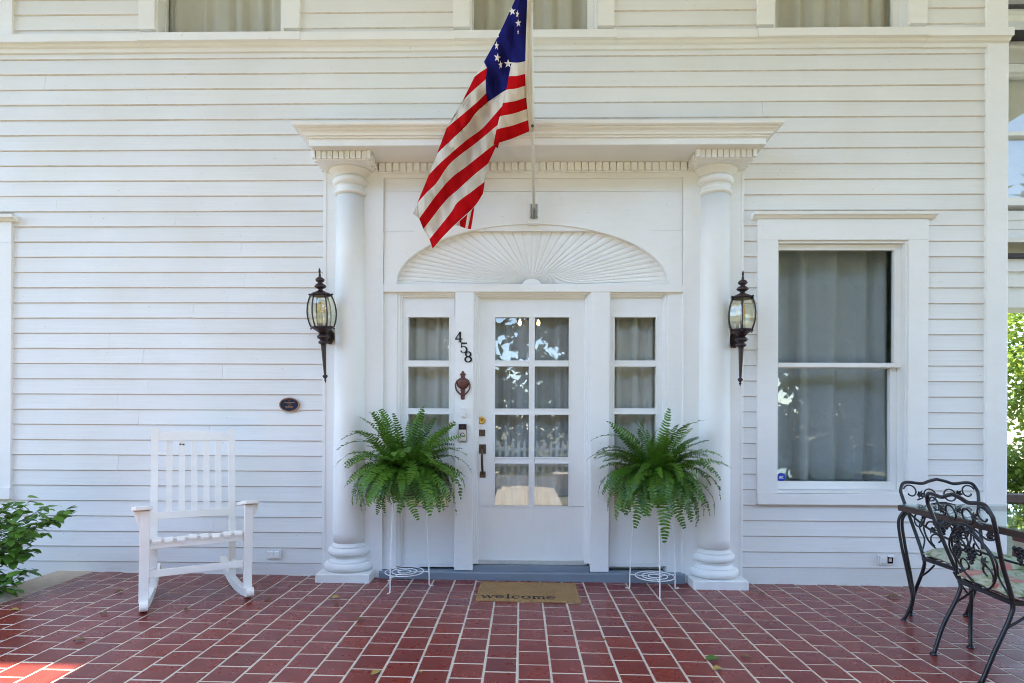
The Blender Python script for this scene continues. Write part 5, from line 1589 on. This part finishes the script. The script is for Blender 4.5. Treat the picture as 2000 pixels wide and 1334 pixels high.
for a in ((734, 1318, .055, .9, 'yellowleaf', 'upright yellow fallen leaf nearest the bottom edge'), (821, 1315, .028, 2, 'yellowleaf', 'tiny yellow fallen leaf near the front of the porch, right of the big yellow one'),
          (1391, 1291, .075, .1, 'greenleaf', 'green fallen leaf on the tiles right of the doormat'), (1401, 1310, .055, .3, 'yellowleaf', 'yellow fallen leaf just in front of the green one'),
          (1457, 1286, .05, -.5, 'deadleaf', 'dark curled leaf right of the green fallen leaf'), (655, 1170, .062, .2, 'yellowleaf', 'narrow tan fallen leaf in front of the left column'),
          (703, 1213, .050, .4, 'deadleaf', 'dark red leaf on the tiles midway between column and doormat'), (155, 1253, .055, .3, 'deadleaf', 'brown fallen leaf left of the rocking chair, lower left'),
          (233, 1158, .05, .8, 'deadleaf', 'brown fallen leaf between kerb and rocking chair'), (203, 1200, .045, 0, 'deadleaf', 'brown curled leaf in front of the rocking chair'), (28, 1194, .05, .5, 'yellowleaf', 'tan fallen leaf beside the kerb at the left edge'),
          (365, 1192, .035, 1, 'deadleaf', 'small brown leaf under the rocking chair'), (1181, 1252, .025, .6, 'deadleaf', 'tiny dark leaf on a joint below the doormat corner'), (1309, 1139, .045, .4, 'yellowleaf', 'yellow leaf under the right plant stand'),
          (1650, 1140, .055, 0, 'deadleaf', 'brown leaf against the wall below the tall window'), (1745, 1168, .07, -.4, 'deadleaf', 'long brown leaf left of the iron table leg'), (1488, 1161, .045, .1, 'deadleaf', 'brown leaf right of the right column'), (523, 1172, .045, 0, 'deadleaf', 'brown leaf in front of the closed outlet'),
          (656, 1181, .035, .4, 'deadleaf', 'small dark leaf in front of the left column')):
    fallen(*a)
# ------------------------------------------------------------------ wing of the building seen past the corner
WY = 2.9
wg = thing('side_wing', 'set back wing of the house with clapboards over an open porch', 'building', (0, 0, 0))
wx0, wx1 = 5.2, 10.5
def wz(py): return Z(py, WY, 1985)
def wbox(name, py0, py1, y, y1, mat, x0=wx0, x1=wx1, bev=.003):
    zz0 = Z(py1, y, 1985); zz1 = Z(py0, y, 1985)
    return MB().box(x0, x1, y, y1, zz0, zz1).build(name, M[mat], wg, bev)
wbox('roof_edge', 8, 12.5, WY - .62, WY + 2.2, 'roofdark'); wbox('gutter_board', 12.7, 25, WY - .58, WY - .40, 'trim'); wbox('fascia', 25.2, 41, WY - .55, WY - .40, 'trim')
MB().box(wx0, wx1, WY - .5, WY + 2.2, Z(60, WY, 1985) + .02, Z(60, WY, 1985) + .06).build('soffit', M['soffit'], wg)
for a, b_, y in ((60, 84, -.02), (84.5, 90, -.05), (90.5, 124, -.02), (124.5, 140, -.07)): wbox('frieze_board', a, b_, WY + y, WY + .05, 'trim')
zt0 = wz(412)
for i in range(6):
    zb = zt0 - i * row
    if zb - row < wz(497): break
    MB().prism([(WY - .014, zb - row), (WY - .002, zb), (WY + .02, zb), (WY + .02, zb - row)], wx0, wx1, axis='x').build('plank', M['siding'], wg)
win = put('window', MB().box(5.9, 7.2, WY + .10, WY + .12, wz(386), wz(142)).mesh('window', M['curtain']), wg); win['label'] = 'curtained upper window of the wing'
fr = MB()
fr.box(5.78, 5.9, WY - .03, WY + .12, wz(388), wz(141)); fr.box(7.2, 7.32, WY - .03, WY + .12, wz(388), wz(141)); fr.box(5.9, 7.2, WY - .02, WY + .09, wz(266), wz(258)); fr.box(5.78, 7.32, WY - .04, WY + .12, wz(403), wz(388)); fr.box(5.9, 7.2, WY + .0, WY + .09, wz(149), wz(141.5))
fr.build('sash', M['trim'], win, .003)
MB().box(5.9, 7.2, WY + .045, WY + .049, wz(388), wz(149)).build('pane', M['glass'], win)
MB().box(wx0, 5.78, WY + .001, WY + .12, wz(412), wz(141)).box(7.32, wx1, WY + .001, WY + .12, wz(412), wz(141)).box(wx0, wx1, WY + .125, WY + .2, wz(497), wz(60)).build('wall', M['siding'], wg)
# lower porch roof edge and beam
wbox('porch_roof_edge', 494, 503, WY - .75, WY - .1, 'roofdark'); wbox('beam', 503.3, 530, WY - .70, WY - .3, 'trim'); wbox('beam', 530.3, 560, WY - .66, WY - .3, 'trim'); wbox('beam', 560.3, 601, WY - .62, WY - .3, 'trim')
MB().prism([(6.0, Z(601, WY - .5, 1985)), (6.9, Z(601, WY - .5, 1985)), (6.9, Z(601, WY - .5, 1985) - .06), (6.5, Z(601, WY - .5, 1985) - .08), (6.15, Z(601, WY - .5, 1985) - .16), (6.0, Z(601, WY - .5, 1985) - .30)][::-1], WY - .6, WY - .32).build('bracket', M['trim'], wg, .003)
MB().box(wx0, wx1, WY - .6, WY + 2.2, Z(503, WY, 1985), Z(503, WY, 1985) + .05).build('porch_ceiling', M['soffit'], wg)
for x in (5.45, 9.8): MB().box(x - .12, x + .12, WY - .6, WY - .36, -.42, Z(601, WY - .5, 1985)).build('roof_post', M['trim'], wg, .004)

# ------------------------------------------------------------------ brown railing and brick pier past the corner
RY = 1.0
rl = thing('porch_railing', 'dark brown stained wooden railing past the corner of the house', 'railing', (0, 0, 0))
rz1, rz0 = Z(965, RY, 1985), Z(981, RY, 1985)
MB().box(3.95, 7.5, RY - .05, RY + .05, rz0, rz1).build('top_rail', M['brownwood'], rl, .006)
MB().box(3.95, 7.5, RY - .03, RY + .03, -.12, -.04).build('bottom_rail', M['brownwood'], rl, .004)
for i in range(22):
    x = 4.3 + .145 * i
    if x > 4.5: MB().box(x - .018, x + .018, RY - .018, RY + .018, -.0398, rz0 - .0005).build('baluster', M['brownwood'], rl)
MB().box(3.97, 4.08, RY - .055, RY + .055, -.42, rz1 + .06).build('post', M['brownwood'], rl, .005)
pr = thing('brick_pier', 'low dark red brick pier behind the iron table', 'pier', (4.62, .62, -.42))
hgt = Z(1035, .62, 1985) + .42
k = 0; zz = 0
while zz < hgt - .01:
    for i in range(3):
        w_ = .2; x0 = -.30 + i * .21 + (.10 if k % 2 else 0)
        xa_, xb_ = max(-.30, x0), min(.33, x0 + w_)
        if xb_ - xa_ > .03: MB().box(xa_, xb_, -.15 + random.uniform(-.003, .003), .15, zz, zz + .062).build('brick', M['brickred'], pr, .003)
    zz += .074; k += 1
MB().box(-.295, .325, -.143, .145, 0, zz - .012).build('mortar', M['concrete'], pr)

# ------------------------------------------------------------------ trees
def crown_mesh(name, seed, rx, ry, rz_, n, leaf, mat, lobes=9):
    rnd = random.Random(seed); mb = MB()
    lb = []
    for i in range(lobes):
        a = rnd.uniform(0, 2 * PI); e = rnd.uniform(-.7, 1.2); k = rnd.uniform(.35, .8)
        lb.append((Vector((rx * k * math.cos(a) * math.cos(e), ry * k * math.sin(a) * math.cos(e), rz_ * k * math.sin(e))), rnd.uniform(.32, .6)))
    for i in range(n):
        c, s = rnd.choice(lb)
        d = Vector((rnd.gauss(0, 1), rnd.gauss(0, 1), rnd.gauss(0, 1))); d.normalize(); d *= rnd.uniform(.45, 1.0) ** .6 * s
        p = c + Vector((d.x * rx, d.y * ry, d.z * rz_))
        L_ = leaf * rnd.uniform(.6, 1.3)
        q = Euler((rnd.uniform(-1.1, 1.1), rnd.uniform(-1.1, 1.1), rnd.uniform(0, 6.28))).to_matrix()
        v = [p + q @ Vector(t) for t in ((-L_ * .5, 0, 0), (0, -L_ * .28, L_ * .06), (L_ * .5, 0, -L_ * .05), (0, L_ * .28, L_ * .06))]
        mb.add(v, [(0, 1, 2, 3)])
    return mb.mesh(name, M[mat])
def tree(name, label, cat, x, y, h, trunk_r, crown_me, zc, scale=1.0, group=None, rot=0.0, z0=-.42):
    t = thing(name, label, cat, (x, y, z0), (0, 0, rot), group)
    tr_ = MB(); tr_.tube(smooth_pts([(0, 0, 0), (.06, .03, h * .3), (-.04, .05, h * .6), (.02, 0, h * .9)], 5), [trunk_r * (1 - .055 * i) for i in range(16)], 9)
    for i in range(5):
        a = i * 1.3; tr_.tube(smooth_pts([(0, 0, h * (.35 + .08 * i)), (math.cos(a) * h * .12, math.sin(a) * h * .12, h * (.5 + .07 * i)), (math.cos(a) * h * .26, math.sin(a) * h * .26, h * (.62 + .07 * i))], 4), [trunk_r * .4 * (1 - .1 * j) for j in range(9)], 6)
    tr_.build('trunk', M['bark'], t)
    o = put('crown', crown_me, t); o.location = (0, 0, zc); o.scale = (scale,) * 3; tag(o, kind='stuff')
    return t
# sunlit shrubbery right of the corner
cm = crown_mesh('crown', 5, 2.4, 1.5, 1.9, 9000, .17, 'youngleaf', 12)
tree('garden_tree', 'sunlit yellow green tree beyond the railing at the right edge', 'tree', 13.2, 9.8, 3.6, .10, cm, 2.75)
cm_h = crown_mesh('crown', 9, 1.6, .8, .8, 4500, .11, 'youngleaf', 10)
t = tree('garden_bush', 'low pale green bush under the railing at the right edge', 'bush', 8.7, 4.9, .8, .04, cm_h, .75)
# street trees across the road: seen mirrored in the door and window glass
cms = [crown_mesh('crown', 31 + i, 5.2, 4.0, 5.6, 9000, .66, 'treeleaf', 20) for i in range(2)]
for i, (x, y, s, l) in enumerate(((-22, -24, 1.0, 'first'), (-13, -23, 1.1, 'second'), (-4.5, -25, 1.2, 'third'), (4.5, -22.5, 1.0, 'fourth'), (12.5, -24, 1.15, 'fifth'), (21, -23, 1.05, 'sixth'), (30, -24, 1.1, 'seventh'))):
    tree('street_tree', 'tall leafy tree across the road mirrored in the glass, %s of the row' % l, 'tree', x, y, 7.5 * s, .28, cms[i % 2], 7.4 * s, s * 1.12, 'trees across the road', i * 1.7)
hm = crown_mesh('crown', 77, 6.2, 1.2, 2.6, 7500, .45, 'treeleaf', 22)
for i in range(6): tree('street_hedge', 'bushy hedge clump under the trees across the road, %s from the left' % ('first', 'second', 'third', 'fourth', 'fifth', 'sixth')[i], 'hedge', -26 + 10.5 * i, -19.5 - (i % 2), 1.8, .06, hm, 2.0, 1.0, 'hedge clumps across the road', (i % 2) * PI)
fe = thing('picket_fence', 'white picket fence across the road, mirrored in the door glass', 'fence', (0, -13.4, -.42))
fm = MB().box(-12, 2.3, .02, .06, .25, .33).box(-12, 2.3, .02, .06, .75, .83); fm.build('rail', M['trim'], fe)
pk = MB().prism([(-.045, .05), (.045, .05), (.045, 1.0), (0, 1.08), (-.045, 1.0)], -.0, .018).mesh('picket', M['trim'])
for i in range(71): o = put('picket', pk, fe); o.location = (-11.9 + .2 * i, 0, 0)

# low stone posts where the path meets the road
sp = thing('stone_post', 'low pale stone post at the left side of the path end, mirrored in the door', 'post', (-.75, -8.2, -.42), (0, 0, 0), 'stone posts at the path end')
MB().box(-.2, .2, -.2, .2, 0, .42).build('shaft', M['concrete'], sp, .01); MB().box(-.25, .25, -.25, .25, .421, .50).build('cap', M['path'], sp, .015)
sp2 = copy_tree(sp); sp2.location.x = .95; sp2['label'] = 'low pale stone post at the right side of the path end, mirrored in the door'
